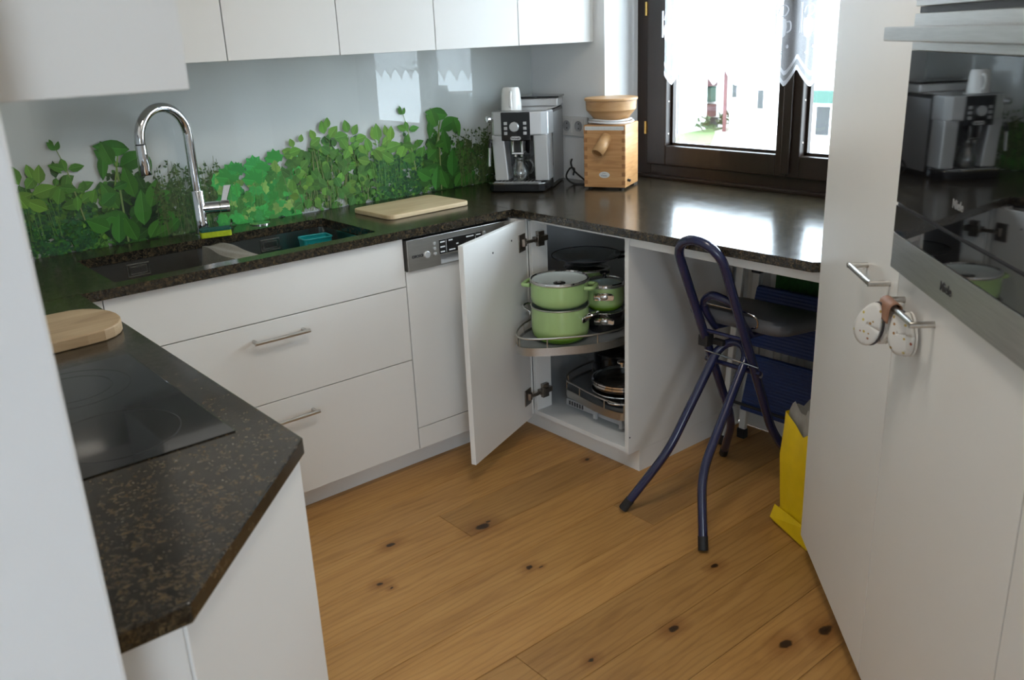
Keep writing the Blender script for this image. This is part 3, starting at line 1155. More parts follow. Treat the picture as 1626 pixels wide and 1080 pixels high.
# ---- dishwasher
t = thing('dishwasher', 'slim dishwasher with brushed steel control panel and white door', 'dishwasher', (1.807, 2.70, PZ))
obj('body', MB().box(1.583, 2.032, YF + 0.021, 3.03, PZ, 0.866), 'plasticgrey', t, world=True)
obj('door_panel', MB().box(1.5815, 2.0345, YF, YF + 0.020, 0.1765, 0.7555), 'white', t, world=True, bevel=0.001)
obj('lower_panel', MB().box(1.5815, 2.0345, YF, YF + 0.020, PZ + 0.002, 0.1735), 'white', t, world=True, bevel=0.001)
mb = MB()
yc = YF - 0.012
x0, x1, z0, z1 = 1.586, 2.034, 0.7575, 0.866
hx0, hx1, hz0, hz1 = 1.722, 1.900, 0.762, 0.790       # grip recess
mb.box(x0, hx0, yc, YF + 0.02, z0, z1).box(hx1, x1, yc, YF + 0.02, z0, z1).box(hx0, hx1, yc, YF + 0.02, hz1, z1).box(hx0, hx1, yc, YF + 0.02, z0, hz0)
cp = obj('control_panel', mb, 'steel', t, world=True, bevel=0.0015)
obj('grip_recess', MB().grid(lambda u, v: (hx0 + (hx1 - hx0) * u, yc + 0.028 * math.sin(math.pi * min(1, v * 1.0) * 0.5 + 0), hz0 + (hz1 - hz0) * v), 6, 6), 'silver', cp, world=True)
obj('display', MB().box(1.718, 1.905, yc - 0.0012, yc, 0.797, 0.846), 'black', cp, world=True)
tx = MB()
for i, (xa, xb, z) in enumerate([(1.722, 1.742, .838), (1.722, 1.742, .821), (1.722, 1.740, .804), (1.758, 1.775, .839), (1.758, 1.785, .805), (1.790, 1.80, .822), (1.835, 1.868, .838), (1.84, 1.87, .815), (1.880, 1.900, .838), (1.880, 1.900, .821), (1.880, 1.90, .804)]):
    tx.box(xa, xb, yc - 0.0016, yc - 0.0011, z - 0.0022, z + 0.0022)
tx.box(1.7465, 1.7475, yc - .0016, yc - .0011, .800, .843).box(1.8755, 1.8765, yc - .0016, yc - .0011, .800, .843)
_st = obj('display_print', tx, 'led', cp, world=True)
_st['kind'] = 'stuff'
by = lambda x, z, r, h: MB().lathe([(0, 0), (r, 0), (r, h * .7), (r * .85, h), (0, h)], seg=20, m=T(x, yc, z) @ Matrix.Rotation(HP, 4, 'X'))
obj('power_button', by(1.664, .805, .0125, .006), 'silver', cp, world=True)
for x, z in ((1.698, .838), (1.698, .820), (1.698, .802), (1.917, .840), (1.917, .823)):
    obj('button', by(x, z, .0055, .004), 'silver', cp, world=True)
text('lettering', 'BOSCH', 0.0125, T(1.634 - 1.807, yc - 0.0006 - 2.70, .806 - PZ) @ RX90, 'ink', cp, bold=0.0003)
obj('emblem', MB().tube([(1.608 + .005 * math.cos(a * .5236), yc - .0006, .806 + .005 * math.sin(a * .5236)) for a in range(12)], .0007, 6, closed=True).box(1.6055, 1.6065, yc - .001, yc, .803, .809).box(1.6095, 1.6105, yc - .001, yc, .803, .809), 'ink', cp, world=True)

# ---- hob / peninsula cabinet
t = thing('peninsula_cabinet', 'white base cabinet with angled end panel under the hob worktop', 'cabinet', (0.25, 1.6, 0))
poly = [(-0.05, 0.948), (0.236, 0.948), (0.530, 1.249), (0.530, 2.455), (-0.05, 2.455)]
obj('body', MB().prism(poly, PZ, ZB - 0.001), 'white_in', t, world=True)
m = Matrix.Rotation(math.atan2(1.225 - .925, .543 - .243), 4, 'Z')
L45 = math.hypot(.543 - .245, 1.2245 - .9245)
obj('angled_panel', MB().prism([(0, 0), (L45, 0), (L45, 0.018), (0, 0.018)], 0.0, ZB - 0.001, T(.2485, .9245, 0) @ m), 'white', t, world=True, bevel=0.001)
obj('end_panel', MB().box(-0.05, 0.2435, 0.9245, 0.9425, 0.0, ZB - 0.001), 'white', t, world=True, bevel=0.001)
obj('side_panel', MB().box(0.531, 0.5445, 1.248, 2.455, PZ, ZB - 0.004), 'white', t, world=True, bevel=0.001)
obj('plinth_board', MB().box(0.47, 0.485, 1.25, 2.455, 0, PZ - .001), 'white', t, world=True)

# ================================================================== corner cabinet with open door
t = thing('corner_cabinet', 'white corner cabinet standing open with pots on swing-out trays', 'cabinet', (2.09, 2.18, 0))
X0, XB = 2.092, 2.655
obj('side_panel', MB().box(2.090, XB, 1.933, 1.951, 0.084, ZB - 0.001), 'white', t, world=True, bevel=0.001)
obj('plug', MB().lathe([(0, 0), (.003, 0), (.003, .001), (0, .001)], seg=10, m=T(2.096, 1.9325, .150) @ Matrix.Rotation(HP, 4, 'X')), 'darktrim', t, world=True)
obj('bottom_panel', MB().box(X0 + 0.002, XB, 1.951, 2.99, 0.088, 0.106), 'white_in', t, world=True)
obj('top_rail', MB().box(X0 + 0.002, X0 + 0.022, 1.951, 2.42, 0.858, ZB - 0.001).box(X0 + .022, X0 + 0.20, 1.951, 2.42, 0.860, ZB - .001), 'white', t, world=True)
obj('jamb_panel', MB().box(X0 + 0.002, 2.172, 2.420, 2.438, 0.106, 0.858), 'white', t, world=True, bevel=0.001)
obj('filler_strip', MB().box(2.040, 2.092, 2.4385, 2.4845, 0.088, ZB - 0.006), 'white', t, world=True, bevel=0.001)
obj('back_panel', MB().box(XB - .008, XB, 1.951, 2.99, 0.106, ZB - .001).box(X0 + .08, XB, 2.99, 3.0, .106, ZB - .001), 'white_in', t, world=True)
obj('plinth_board', MB().box(2.147, 2.165, 1.933, 2.560, 0.0, 0.0835).box(2.165, XB + 0.08, 1.933, 1.951, 0.0, 0.0835), 'white', t, world=True)
# door
HX, HY = 2.068, 2.420
EX, EY = 1.652, 2.246
dd = Vector((EX - HX, EY - HY, 0))
DL = dd.length
ang = math.atan2(dd.y, dd.x)
md = T(HX, HY, 0) @ Matrix.Rotation(ang, 4, 'Z')
# local: x along door from hinge, y>0 is to the right of travel (-n) ; inner face is the one seen
door = obj('door', MB().prism([(0, -0.019), (DL, -0.019), (DL, 0.0), (0, 0.0)], 0.0885, 0.870, md), 'white', t, world=True, bevel=0.0012)
for u, z in ((0.115, 0.815), (0.255, 0.803)):
    obj('plug', MB().lathe([(0, 0), (.0035, 0), (.0035, .0012), (0, .0012)], seg=10, m=md @ T(u, 0.0, z) @ Matrix.Rotation(-HP, 4, 'X')), 'darktrim', door, world=True)
for z in (0.790, 0.185):
    h = MB()
    # cup plate on the door
    h.prism([(0.012, 0.0), (0.062, 0.0), (0.062, 0.004), (0.012, 0.004)], z - 0.032, z + 0.032, md)
    h.prism([(0.018, 0.004), (0.040, 0.004), (0.036, 0.014), (0.020, 0.014)], z - 0.014, z + 0.014, md)
    # arm
    pa, pb = md @ Vector((0.028, 0.010, z)), Vector((2.105, 2.408, z))
    h.tube([pa, (pa + pb) / 2 + Vector((0, -0.004, 0)), pb], 0.007, 8)
    h.box(2.098, 2.160, 2.400, 2.420, z - 0.010, z + 0.010)
    h.box(2.115, 2.145, 2.404, 2.420, z - 0.028, z + 0.028)
    h.box(2.108, 2.122, 2.398, 2.408, z - 0.017, z + 0.017)
    obj('hinge', h, 'hingedark', t, world=True, bevel=0.001, label='nickel concealed door hinge')


def tray(zt, pts, pw, name):
    """swing-out tray: base plate, steel rim band, wire rail with posts"""
    ring = [Vector((p.x, p.y, 0)) for p in spline([(x, y, 0) for x, y in pts], 8, True)]
    plate = MB().prism([(p.x, p.y) for p in ring], zt - 0.006, zt)
    tr = obj('swing_tray', plate, 'traygrey', t, world=True)
    n = len(ring)
    c = sum(ring, Vector()) / n
    rim = MB()
    vs = []
    for p in ring:
        d = (p - c).normalized()
        for off, z in ((0.000, zt - 0.020), (0.003, zt - 0.020), (0.003, zt + 0.010), (0.0, zt + 0.010)):
            q = p + d * off
            vs.append((q.x, q.y, z))
    fs = []
    for i in range(n):
        j = (i + 1) % n
        for k in range(4):
            fs.append((i * 4 + k, j * 4 + k, j * 4 + (k + 1) % 4, i * 4 + (k + 1) % 4))
    rim.add(vs, fs, True)
    obj('rim_band', rim, 'steel', tr, world=True)
    rail = MB().tube([(p.x, p.y, zt + 0.043) for p in ring], 0.0038, 8, closed=True)
    for i in range(0, n, max(1, n // 9)):
        p = ring[i]
        rail.tube([(p.x, p.y, zt), (p.x, p.y, zt + 0.043)], 0.0025, 6)
    obj('rail', rail, 'satin', tr, world=True)
    br = MB().box(c.x - .02, c.x + .02, c.y - .02, c.y + .02, zt - 0.05, zt - .006)
    br.tube([(ring[0].x * .85 + c.x * .15, ring[0].y * .85 + c.y * .15, zt - .015), (c.x, c.y, zt - .035), (2.60, 2.30, zt - .035)], 0.012, 8)
    obj('support_arm', br, 'plasticgrey', tr, world=True)
    return tr


TZ = 0.462
tray(TZ, [(1.872, 2.245), (1.890, 2.200), (1.96, 2.142), (2.06, 2.082), (2.15, 2.058), (2.23, 2.062), (2.34, 2.11), (2.46, 2.24), (2.52, 2.38), (2.45, 2.485), (2.32, 2.495), (2.20, 2.425), (2.085, 2.392), (1.985, 2.355), (1.90, 2.295)], 0, 'upper')
TZ2 = 0.186
tr2 = tray(TZ2, [(2.185, 2.345), (2.170, 2.28), (2.150, 2.16), (2.148, 2.06), (2.172, 2.012), (2.26, 1.995), (2.40, 2.02), (2.52, 2.12), (2.56, 2.28), (2.53, 2.40), (2.40, 2.42), (2.26, 2.40)], 0, 'lower')
mb = MB()
for (x, y) in ((2.182, 2.33), (2.155, 2.17), (2.158, 2.04)):
    mb.box(x + .004, x + 0.016, y - 0.008, y + 0.008, 0.126, TZ2 - .006)
mb.box(2.175, 2.19, 2.02, 2.34, 0.132, 0.158)
obj('slide_rail', mb, 'plasticgrey', tr2, world=True, bevel=0.002)
vm = MB()
for i in range(6):
    vm.box(2.1735, 2.1752, 2.315 - i * .014, 2.323 - i * .014, 0.137, 0.153)
_st = obj('vent_slots', vm, 'ink', tr2, world=True)
_st['kind'] = 'stuff'
obj('pivot_post', MB().tube([(2.185, 1.975, 0.106), (2.185, 1.975, 0.86)], 0.010, 12).tube([(2.185, 1.975, 0.12), (2.185, 1.975, 0.17)], 0.016, 12).tube([(2.185, 1.975, 0.44), (2.185, 1.975, 0.475)], 0.016, 12), 'satin', t, world=True)

# ---- pots
E_Z = 0.0


def pot(name, label, loc, r, h, body_mat, handles='loop', ang=0.0, inner='cream_enamel', taper=0.9, lid=None, rimmat='satin'):
    """loc at the base; ang = direction (deg) of one handle"""
    p = thing(name, label, 'pot', loc, math.radians(ang))
    w = 0.003
    prof = [(0, 0), (r * taper * .82, 0), (r * taper * .93, h * .03), (r * .985, h * .20), (r, h * .42), (r * .985, h), (r * .985 - w, h), (r - w, h * .42), (r * .975 - w, h * .2), (r * taper * .9, w), (0, w)]
    bo = obj('body', MB().lathe(prof, seg=40), body_mat, p)
    obj('interior', MB().lathe([(r * .985 - w - .0006, h - .001), (r - w - .0006, h * .42), (r * .975 - w - .0006, h * .2), (r * taper * .9 - .001, w + .0006), (0, w + .0006)][::-1], seg=40), inner, bo)
    obj('rim', MB().tube([((r * .99) * math.cos(a), (r * .99) * math.sin(a), h) for a in [2 * math.pi * k / 40 for k in range(40)]], 0.0028, 8, closed=True), rimmat, p)
    for s in (1, -1):
        if handles == 'loop':
            z = h * 0.78
            hb = MB()
            pts = [(s * (r - .002), -0.030, z - .008), (s * (r + .012), -0.030, z), (s * (r + 0.034), -0.024, z + .008), (s * (r + 0.040), 0, z + .010), (s * (r + 0.034), 0.024, z + .008), (s * (r + .012), 0.030, z), (s * (r - .002), 0.030, z - .008)]
            hb.tube(spline(pts, 5), 0.0042, 8)
            pl = obj('handle', hb, 'chrome', p, label='polished steel loop handle')
            pm = T(s * (r - .0015), 0, z - .012) @ Matrix.Rotation(s * HP, 4, 'Y')
            plate = MB().prism(rrect(-.012, .012, -.036, .036, .008, 4), 0, 0.004, pm)
            obj('handle_plate', plate, 'chrome', pl, bevel=0.001)
            obj('rivet', MB().lathe([(0, 0.006), (.008, .006), (.011, .004), (.011, 0)], seg=16, sy=1.3, m=pm), 'satin', pl)
        elif handles == 'stub':
            z = h * 0.80
            mb_ = MB()
            pts = [(s * (r - .004), -.034, z), (s * (r + .022), -.030, z), (s * (r + .026), 0, z), (s * (r + .022), .030, z), (s * (r - .004), .034, z)]
            mb_.tube(spline(pts, 5), 0.0075, 10)
            obj('handle', mb_, 'enamel_plain', p)
    if lid == 'inverted':
        g = MB().lathe([(0, h - .017), (r * .5, h - .0145), (r * .85, h - .006), (r * .955, h + .001), (r * .955, h + .003), (r * .85, h - .0035), (r * .5, h - .012), (0, h - .0145)], seg=40)
        lo = obj('lid', g, 'cream_enamel', p, label='upturned pale enamel lid with steel rim')
        obj('lid_rim', MB().lathe([(r * .94, h + .0005), (r * .97, h - .001), (r * 1.005, h + .003), (r * 1.0, h + .008), (r * .97, h + .0085), (r * .94, h + .005), (r * .94, h + .0005)], seg=40), 'chrome', lo)
        obj('knob', MB().lathe([(0, h - .0095), (.019, h - .0095), (.0225, h - .0115), (.0225, h - .0155), (0, h - .0155)], seg=24), 'castblack', lo)
        obj('knob_cap', MB().lathe([(0, h - .0060), (.006, h - .0060), (.009, h - .0082), (.009, h - .0098), (0, h - .0098)], seg=24), 'chrome', lo)
    elif lid == 'flat':
        lo = obj('lid', MB().lathe([(r * .95, h + .003), (r * 1.02, h + .003), (r * 1.02, h + .008), (r * .9, h + .012), (0, h + .0135), (0, h + .010), (r * .9, h + .008)], seg=40), 'chrome', p, label='flat steel lid')
    elif lid == 'glass':
        g = MB().lathe([(r * .95, h + .006), (r * .8, h + .014), (r * .45, h + .023), (0, h + .026), (0, h + .023), (r * .45, h + .02), (r * .8, h + .011), (r * .95, h + .003)], seg=40)
        lo = obj('lid', g, 'lidglass', p, label='glass lid with steel rim')
        obj('lid_rim', MB().lathe([(r * .93, h + .003), (r * 1.02, h + .003), (r * 1.02, h + .010), (r * .96, h + .013), (r * .93, h + .009), (r * .93, h + .003)], seg=40), 'chrome', lo)
        obj('knob', MB().lathe([(0, h + .024), (.008, h + .024), (.007, h + .034), (.018, h + .040), (.018, h + .046), (0, h + .050)], seg=24), 'castblack', lo)
    return p


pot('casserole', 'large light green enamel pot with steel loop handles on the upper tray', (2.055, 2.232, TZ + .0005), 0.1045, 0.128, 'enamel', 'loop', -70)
pot('casserole', 'shallow light green pot stacked on the large green pot', (2.055, 2.232, TZ + .1300), 0.104, 0.088, 'enamel_plain', 'stub', -60, lid='inverted', taper=0.92)
pot('saucepan', 'small black pot with steel handle standing on the upper tray', (2.236, 2.186, TZ + .0005), 0.070, 0.078, 'castblack', 'loop', 222, rimmat='chrome')
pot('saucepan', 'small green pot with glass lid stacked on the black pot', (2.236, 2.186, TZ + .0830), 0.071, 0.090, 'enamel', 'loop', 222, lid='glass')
pot('stockpot', 'wide dark pot at the back of the upper tray', (2.335, 2.378, TZ + .0005), 0.086, 0.105, 'castblack', 'loop', 20)
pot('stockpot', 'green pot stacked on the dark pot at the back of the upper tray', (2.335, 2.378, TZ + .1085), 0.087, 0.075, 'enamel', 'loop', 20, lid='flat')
gl = thing('glass_dish', 'smoked glass bowl with wide rim on top of the back pot stack', 'dish', (2.328, 2.374, TZ + .1985))
obj('bowl', MB().lathe([(0, 0), (.055, 0), (.075, .010), (.112, .030), (.132, .036), (.132, .040), (.110, .035), (.072, .014), (.05, .004), (0, .004)], seg=44), 'lidglass', gl)
obj('rim', MB().tube([(.132 * math.cos(2 * math.pi * k / 44), .132 * math.sin(2 * math.pi * k / 44), .038) for k in range(44)], .0022, 8, closed=True), 'darktrim', gl)
obj('handle', MB().tube(spline([(.118, -.04, .03), (.150, -.03, .033), (.158, 0, .034), (.150, .03, .033), (.118, .04, .03)], 5), .005, 8), 'castblack', gl)
gl.rotation_euler = (0, 0, math.radians(-40))

# pans on the lower tray
p = thing('frying_pan', 'black frying pan with glass lid on the lower tray', 'pan', (2.27, 2.13, TZ2 + .0005), math.radians(215))
r, h = 0.115, 0.050
obj('body', MB().lathe([(0, 0), (r * .72, 0), (r * .9, h * .4), (r, h), (r - .003, h), (r * .88, h * .42), (r * .7, .004), (0, .004)], seg=44), 'castblack', p)
obj('rim', MB().tube([(r * math.cos(2 * math.pi * k / 44), r * math.sin(2 * math.pi * k / 44), h) for k in range(44)], .003, 8, closed=True), 'chrome', p)
obj('handle', MB().tube(spline([(r - .01, -.035, h - .014), (r + .014, -.034, h - .010), (r + .034, -.02, h - .008), (r + .038, 0, h - .008), (r + .034, .02, h - .008), (r + .014, .034, h - .010), (r - .01, .035, h - .014)], 5), .0042, 8), 'chrome', p)
p2 = thing('saute_pan', 'second dark pan with steel rim nested on the frying pan', 'pan', (2.27, 2.13, TZ2 + .0545), math.radians(215))
obj('body', MB().lathe([(0, 0), (r * .78, 0), (r * .95, .008), (r * .985, .026), (r * .96, .026), (r * .92, .010), (0, .004)], seg=44), 'castblack', p2)
obj('rim', MB().lathe([(r * .95, .020), (r * 1.01, .020), (r * 1.01, .028), (r * .96, .030), (r * .95, .020)], seg=44), 'chrome', p2)
p3 = thing('pan_lid', 'domed glass lid with steel rim on top of the pans', 'lid', (2.27, 2.13, TZ2 + .0850), math.radians(215))
obj('glass', MB().lathe([(r * .95, .004), (r * .8, .022), (r * .5, .038), (0, .046), (0, .043), (r * .5, .035), (r * .8, .019), (r * .95, .001)], seg=44), 'lidglass', p3)
obj('rim', MB().lathe([(r * .93, 0), (r * 1.0, 0), (r * 1.0, .006), (r * .95, .008), (r * .93, 0)], seg=44), 'chrome', p3)
obj('knob', MB().lathe([(0, .044), (.008, .044), (.007, .056), (.020, .062), (.020, .068), (0, .072)], seg=24), 'chrome', p3)
p = thing('stockpot', 'black pot at the back of the lower tray in the shade', 'pot', (2.43, 2.29, TZ2 + .0005))
obj('body', MB().lathe([(0, 0), (.09, 0), (.105, .015), (.108, .12), (.105, .12), (.10, .02), (0, .004)], seg=36), 'castblack', p)
obj('rim', MB().tube([(.107 * math.cos(2 * math.pi * k / 36), .107 * math.sin(2 * math.pi * k / 36), .12) for k in range(36)], .003, 8, closed=True), 'castblack', p)
obj('lid', MB().lathe([(.105, .123), (.08, .135), (0, .142), (0, .138), (.08, .131), (.105, .119)], seg=36), 'castblack', p)

# ================================================================== upper cabinets
UZ, UT = 1.466, 2.28
YU = 2.656
edges = [0.745, 1.130, 1.510, 1.890, 2.271, 2.648]
names = ['white wall cabinet partly hidden behind the near left wall cabinet', 'second white wall cabinet from the left above the sink', 'middle white wall cabinet above the herb splashback', 'white wall cabinet left of the one at the window', 'white wall cabinet nearest the window wall']
for i in range(5):
    a, b = edges[i], edges[i + 1]
    t = thing('wall_cabinet', names[i], 'cabinet', ((a + b) / 2, 2.85, UZ), 0, 'wall cabinets above the sink run')
    obj('body', MB().box(a + .001, b - .001, YU + .021, 3.037, UZ + .002, UT), 'white_in', t, world=True)
    obj('door', MB().box(a + .0018, b - .0018, YU, YU + .019, UZ, UT), 'white', t, world=True, bevel=0.001)
single('wall_cabinet_filler', MB().box(2.650, 2.6685, YU + .004, YU + .022, UZ, UT), 'white', 'thin white filler strip between the last wall cabinet and window wall', 'panel', base=(2.66, YU, UZ))
t = thing('wall_cabinet', 'large white wall cabinet in the upper left foreground over the hob', 'cabinet', (0.14, 1.7, 1.4635))
obj('body', MB().box(-0.055, 0.322, 0.927, 2.62, 1.4635, UT), 'white_in', t, world=True)
obj('side_panel', MB().box(-0.055, 0.343, 0.908, 0.9265, 1.4635, UT), 'white', t, world=True, bevel=0.001)
for k in range(3):
    ya = 0.929 + k * .564
    obj('door', MB().box(0.3245, 0.3430, ya, ya + .561, 1.4635, UT), 'white', t, world=True, bevel=0.001)

# ================================================================== tall cabinets at 45 degrees, with oven
TE = (2.055, 1.222)
TR = math.radians(225)
TZB = 0.090
U1, U2, U3 = 0.5945, 1.172, 1.77


def tloc(u):
    return (TE[0] - S2 * u, TE[1] - S2 * u, 0)


def tall_handle(parent, x0, x1, z):
    mb = MB()
    mb.tube([(x0, -0.038, z), (x1, -0.038, z)], 0.006, 14)
    for x in (x0, x1):
        mb.tube([(x, 0.0, z), (x, -0.038 - .0055, z)], 0.006, 12)
    return obj('handle', mb, 'satin', parent, label='satin steel bar handle')


t = thing('tall_cabinet', 'tall white cabinet with long door between window worktop and oven', 'cabinet', tloc(0), TR)
obj('body', MB().box(0.0, U1 - .001, 0.021, 0.57, TZB - .006, 2.28), 'white', t)
d = obj('door', MB().box(0.002, U1 - .0015, 0.0, 0.0195, TZB, 2.28), 'white', t, bevel=0.0012)
tall_handle(d, 0.395, 0.546, 1.0)
obj('plinth_board', MB().box(0.0, U1 - .001, 0.055, 0.07, 0.0, TZB - .007), 'white', t)
t = thing('oven_cabinet', 'tall white oven cabinet with lower door holding a hanging pot holder', 'cabinet', tloc(U1), TR)
w = U2 - U1
mb = MB().box(0.0, w, 0.021, 0.57, TZB - .006, 1.043).box(0, .016, .021, .57, 1.043, 2.28).box(w - .016, w, .021, .57, 1.043, 2.28).box(.016, w - .016, .55, .57, 1.043, 2.28).box(.016, w - .016, .021, .57, 1.95, 2.28)
obj('body', mb, 'white', t)
d = obj('door', MB().box(0.0015, w - .0015, 0.0, 0.0195, TZB, 1.0445), 'white', t, bevel=0.0012)
oven_handle = tall_handle(d, 0.043, 0.199, 0.994)
obj('top_door', MB().box(0.0015, w - .0015, 0.0, 0.0195, 1.99, 2.28), 'white', t, bevel=0.0012)
obj('plinth_board', MB().box(0.0, w, 0.055, 0.07, 0.0, TZB - .007), 'white', t)
t = thing('tall_cabinet', 'tall white cabinet to the right of the oven at the picture edge', 'cabinet', tloc(U2), TR)
w3 = U3 - U2
obj('body', MB().box(0.001, w3, 0.021, 0.57, TZB - .006, 2.28), 'white', t)
obj('door', MB().box(0.0015, w3 - .0015, 0.0, 0.0195, TZB, 2.28), 'white', t, bevel=0.0012)
obj('plinth_board', MB().box(0.001, w3, 0.055, 0.07, 0.0, TZB - .007), 'white', t)

# oven
t = thing('oven', 'built-in oven with black glass door and brushed steel trim', 'oven', tloc(U1), TR)
oa, ob = 0.003, w - 0.003
yo = -0.020
obj('body', MB().box(0.02, w - .02, 0.003, 0.52, 1.048, 1.508), 'plasticgrey', t)
strip = obj('lower_trim', MB().box(oa, ob, yo, 0.002, 1.049, 1.1165), 'steel', t, bevel=0.001)
text('lettering', 'Miele', 0.022, T(.279, yo - .0005, 1.081) @ RX90, 'ink', strip, bold=0.0004)
obj('lower_glass', MB().box(oa, ob, yo, 0.002, 1.1180, 1.1690), 'glassblk', t, bevel=0.0006)
obj('glass_ledge', MB().box(oa, ob, yo + .003, 0.002, 1.1690, 1.1745), 'darktrim', t)
gd = obj('glass_door', MB().box(oa, ob, yo, 0.002, 1.1745, 1.4465), 'glassblk', t, bevel=0.0006)
text('lettering', 'Miele', 0.020, T(.287, yo - .0003, 1.219) @ RX90, 'greyink', gd, bold=0.0003)
obj('door_top_trim', MB().box(oa, ob, yo, 0.002, 1.4470, 1.5080), 'steel', t, bevel=0.001)
mb = MB().box(oa - .004, ob + .004, yo - 0.050, yo - 0.036, 1.4640, 1.4880)
mb.box(oa + .01, oa + .03, yo - .037, yo, 1.470, 1.482).box(ob - .03, ob - .01, yo - .037, yo, 1.470, 1.482)
obj('handle', mb, 'steel', t, bevel=0.002, label='broad brushed steel oven handle')
# appliance above
t = thing('warming_appliance', 'second built-in steel appliance above the oven, cut by the picture top', 'appliance', (tloc(U1)[0], tloc(U1)[1], 0), TR)
obj('body', MB().box(0.02, w - .02, 0.003, 0.50, 1.512, 1.945), 'plasticgrey', t)
obj('vent_gap', MB().box(oa, ob, yo + .008, 0.002, 1.5085, 1.5195), 'ink', t)
obj('lower_trim', MB().box(oa, ob, yo, 0.002, 1.5200, 1.575), 'steel', t, bevel=0.001)
obj('glass_door', MB().box(oa, ob, yo, 0.002, 1.576, 1.90), 'glassblk', t, bevel=0.0006)
obj('door_top_trim', MB().box(oa, ob, yo, 0.002, 1.901, 1.945), 'steel', t, bevel=0.001)
#@@PART4

# ================================================================== sink
t = thing('double_sink', 'undermounted steel double sink with square bowls', 'sink', (1.08, 2.71, 0.70))


def bowl(xa, xb, ya, yb, zt, zb, r=0.022):
    mb = MB()
    rings = []
    for (ins, z) in ((0.0, zt), (0.0, zb + 0.02), (0.004, zb + .008), (0.016, zb + 0.001), (0.03, zb)):
        rings.append([(x, y, z) for x, y in rrect(xa + ins, xb - ins, ya + ins, yb - ins, max(.006, r - ins * .3), 5)])
    n = len(rings[0])
    vs = [p for rg in rings for p in rg]
    fs = []
    for k in range(len(rings) - 1):
        for i in range(n):
            j = (i + 1) % n
            fs.append((k * n + j, k * n + i, (k + 1) * n + i, (k + 1) * n + j))
    fs.append(tuple(range((len(rings) - 1) * n, len(rings) * n)))
    mb.add(vs, fs, True)
    # flange
    out = rrect(xa - .018, xb + .018, ya - .018, yb + .018, r + .01, 5)
    o = len(mb.v)
    mb.v += [(x, y, zt) for x, y in out]
    mb.f += [(o + i, o + (i + 1) % n, (i + 1) % n, i) for i in range(n)]
    mb.sm += [False] * n
    return mb


DX0, DX1 = 1.052, 1.112
b1 = obj('left_bowl', bowl(0.668, DX0, 2.53, 2.892, ZB - .001, 0.735), 'steel_sink', t, world=True)
b2 = obj('right_bowl', bowl(DX1, 1.499, 2.53, 2.892, ZB - .001, 0.735), 'steel_sink', t, world=True)
obj('divider', MB().box(DX0 + .0005, DX1 - .0005, 2.53, 2.892, ZB - .004, ZB + .001), 'steel_sink', t, world=True, bevel=.001)
for bw, xc in ((b1, 0.838), (b2, 1.292)):
    yb = 2.8905
    ov = MB()
    for (hw, hh) in ((.034, .019), (.025, .011)):
        ov.tube([(xc + hw * sx, yb - .001, .845 + hh * sz) for sx, sz in ((-1, -1), (1, -1), (1, 1), (-1, 1))], .0018, 6, closed=True, smooth=False)
    obj('overflow_frame', ov, 'satin', bw, world=True)
    obj('overflow_plate', MB().box(xc - .024, xc + .024, yb - .002, yb, .8345, .8555), 'steel_sink', bw, world=True)
    obj('drain', MB().lathe([(0, .0), (.038, .0), (.042, .002), (.045, .0)], (xc, 2.71, 0.7355), 24), 'chrome', bw, world=True)

# basket in the right bowl
t = thing('sponge_basket', 'turquoise plastic basket with round holes in the right sink bowl', 'basket', (1.420, 2.80, 0.7355))
bx, byy, bh = .052, .034, .128
mb = MB()
rgs = [[(x, y, z) for x, y in rrect(-bx * k, bx * k, -byy * k, byy * k, .012, 4)] for k, z in ((.9, 0), (1.0, bh), (.95, bh), (.86, .006))]
n = len(rgs[0])
mb.add([p for g in rgs for p in g], [(k * n + i, k * n + (i + 1) % n, (k + 1) * n + (i + 1) % n, (k + 1) * n + i) for k in range(3) for i in range(n)] + [tuple(reversed(range(n))), tuple(range(3 * n, 4 * n))], True)
obj('body', mb, 'turq', t)
obj('rim', MB().tube([(x, y, bh) for x, y in rrect(-bx, bx, -byy, byy, .012, 4)], .0035, 8, closed=True), 'turq', t)
for i in range(4):
    for zz in (.108, .085):
        obj('hole', MB().lathe([(0, .002), (.0055, .0018), (.0055, 0)], seg=12, m=T(-.036 + .024 * i, -byy * (.9 + .1 * zz / bh) - .0004, zz) @ Matrix.Rotation(HP, 4, 'X')), 'ink', t)
t.rotation_euler = (0, 0, math.radians(-8))

# ---- cloth over the divider
single('dish_cloth', MB().grid(lambda u, v: (
    1.030 + .105 * u + .004 * math.sin(v * 9),
    2.526 + .344 * v,
    (ZC - .001 if (v < .04) else ZB + .006) + (.0 if .08 < u < .86 else -(.085 if u <= .08 else .03) * (1 if u < .01 or u > .99 else .5)) + .002 * math.sin(u * 11 + v * 7)) if v > .09 else (1.030 + .105 * u, 2.526 + .344 * v, ZB + .007), 14, 24),
    'linen', 'grey linen dish cloth draped over the sink divider', 'cloth', base=(1.08, 2.70, ZB), solid=.003, soff=1)

# ---- sponge
t = thing('sponge', 'yellow-green sponge with dark green scouring side lying before the tap', 'sponge', (1.108, 2.902, ZC), math.radians(-14))
obj('foam', MB().prism(rrect(-.050, .050, -.022, .022, .006, 3), 0.0005, .020), 'spongegreen', t, bevel=.002)
obj('scouring_pad', MB().prism(rrect(-.050, .050, -.022, .022, .006, 3), .0202, .028), 'scour', t, bevel=.001)

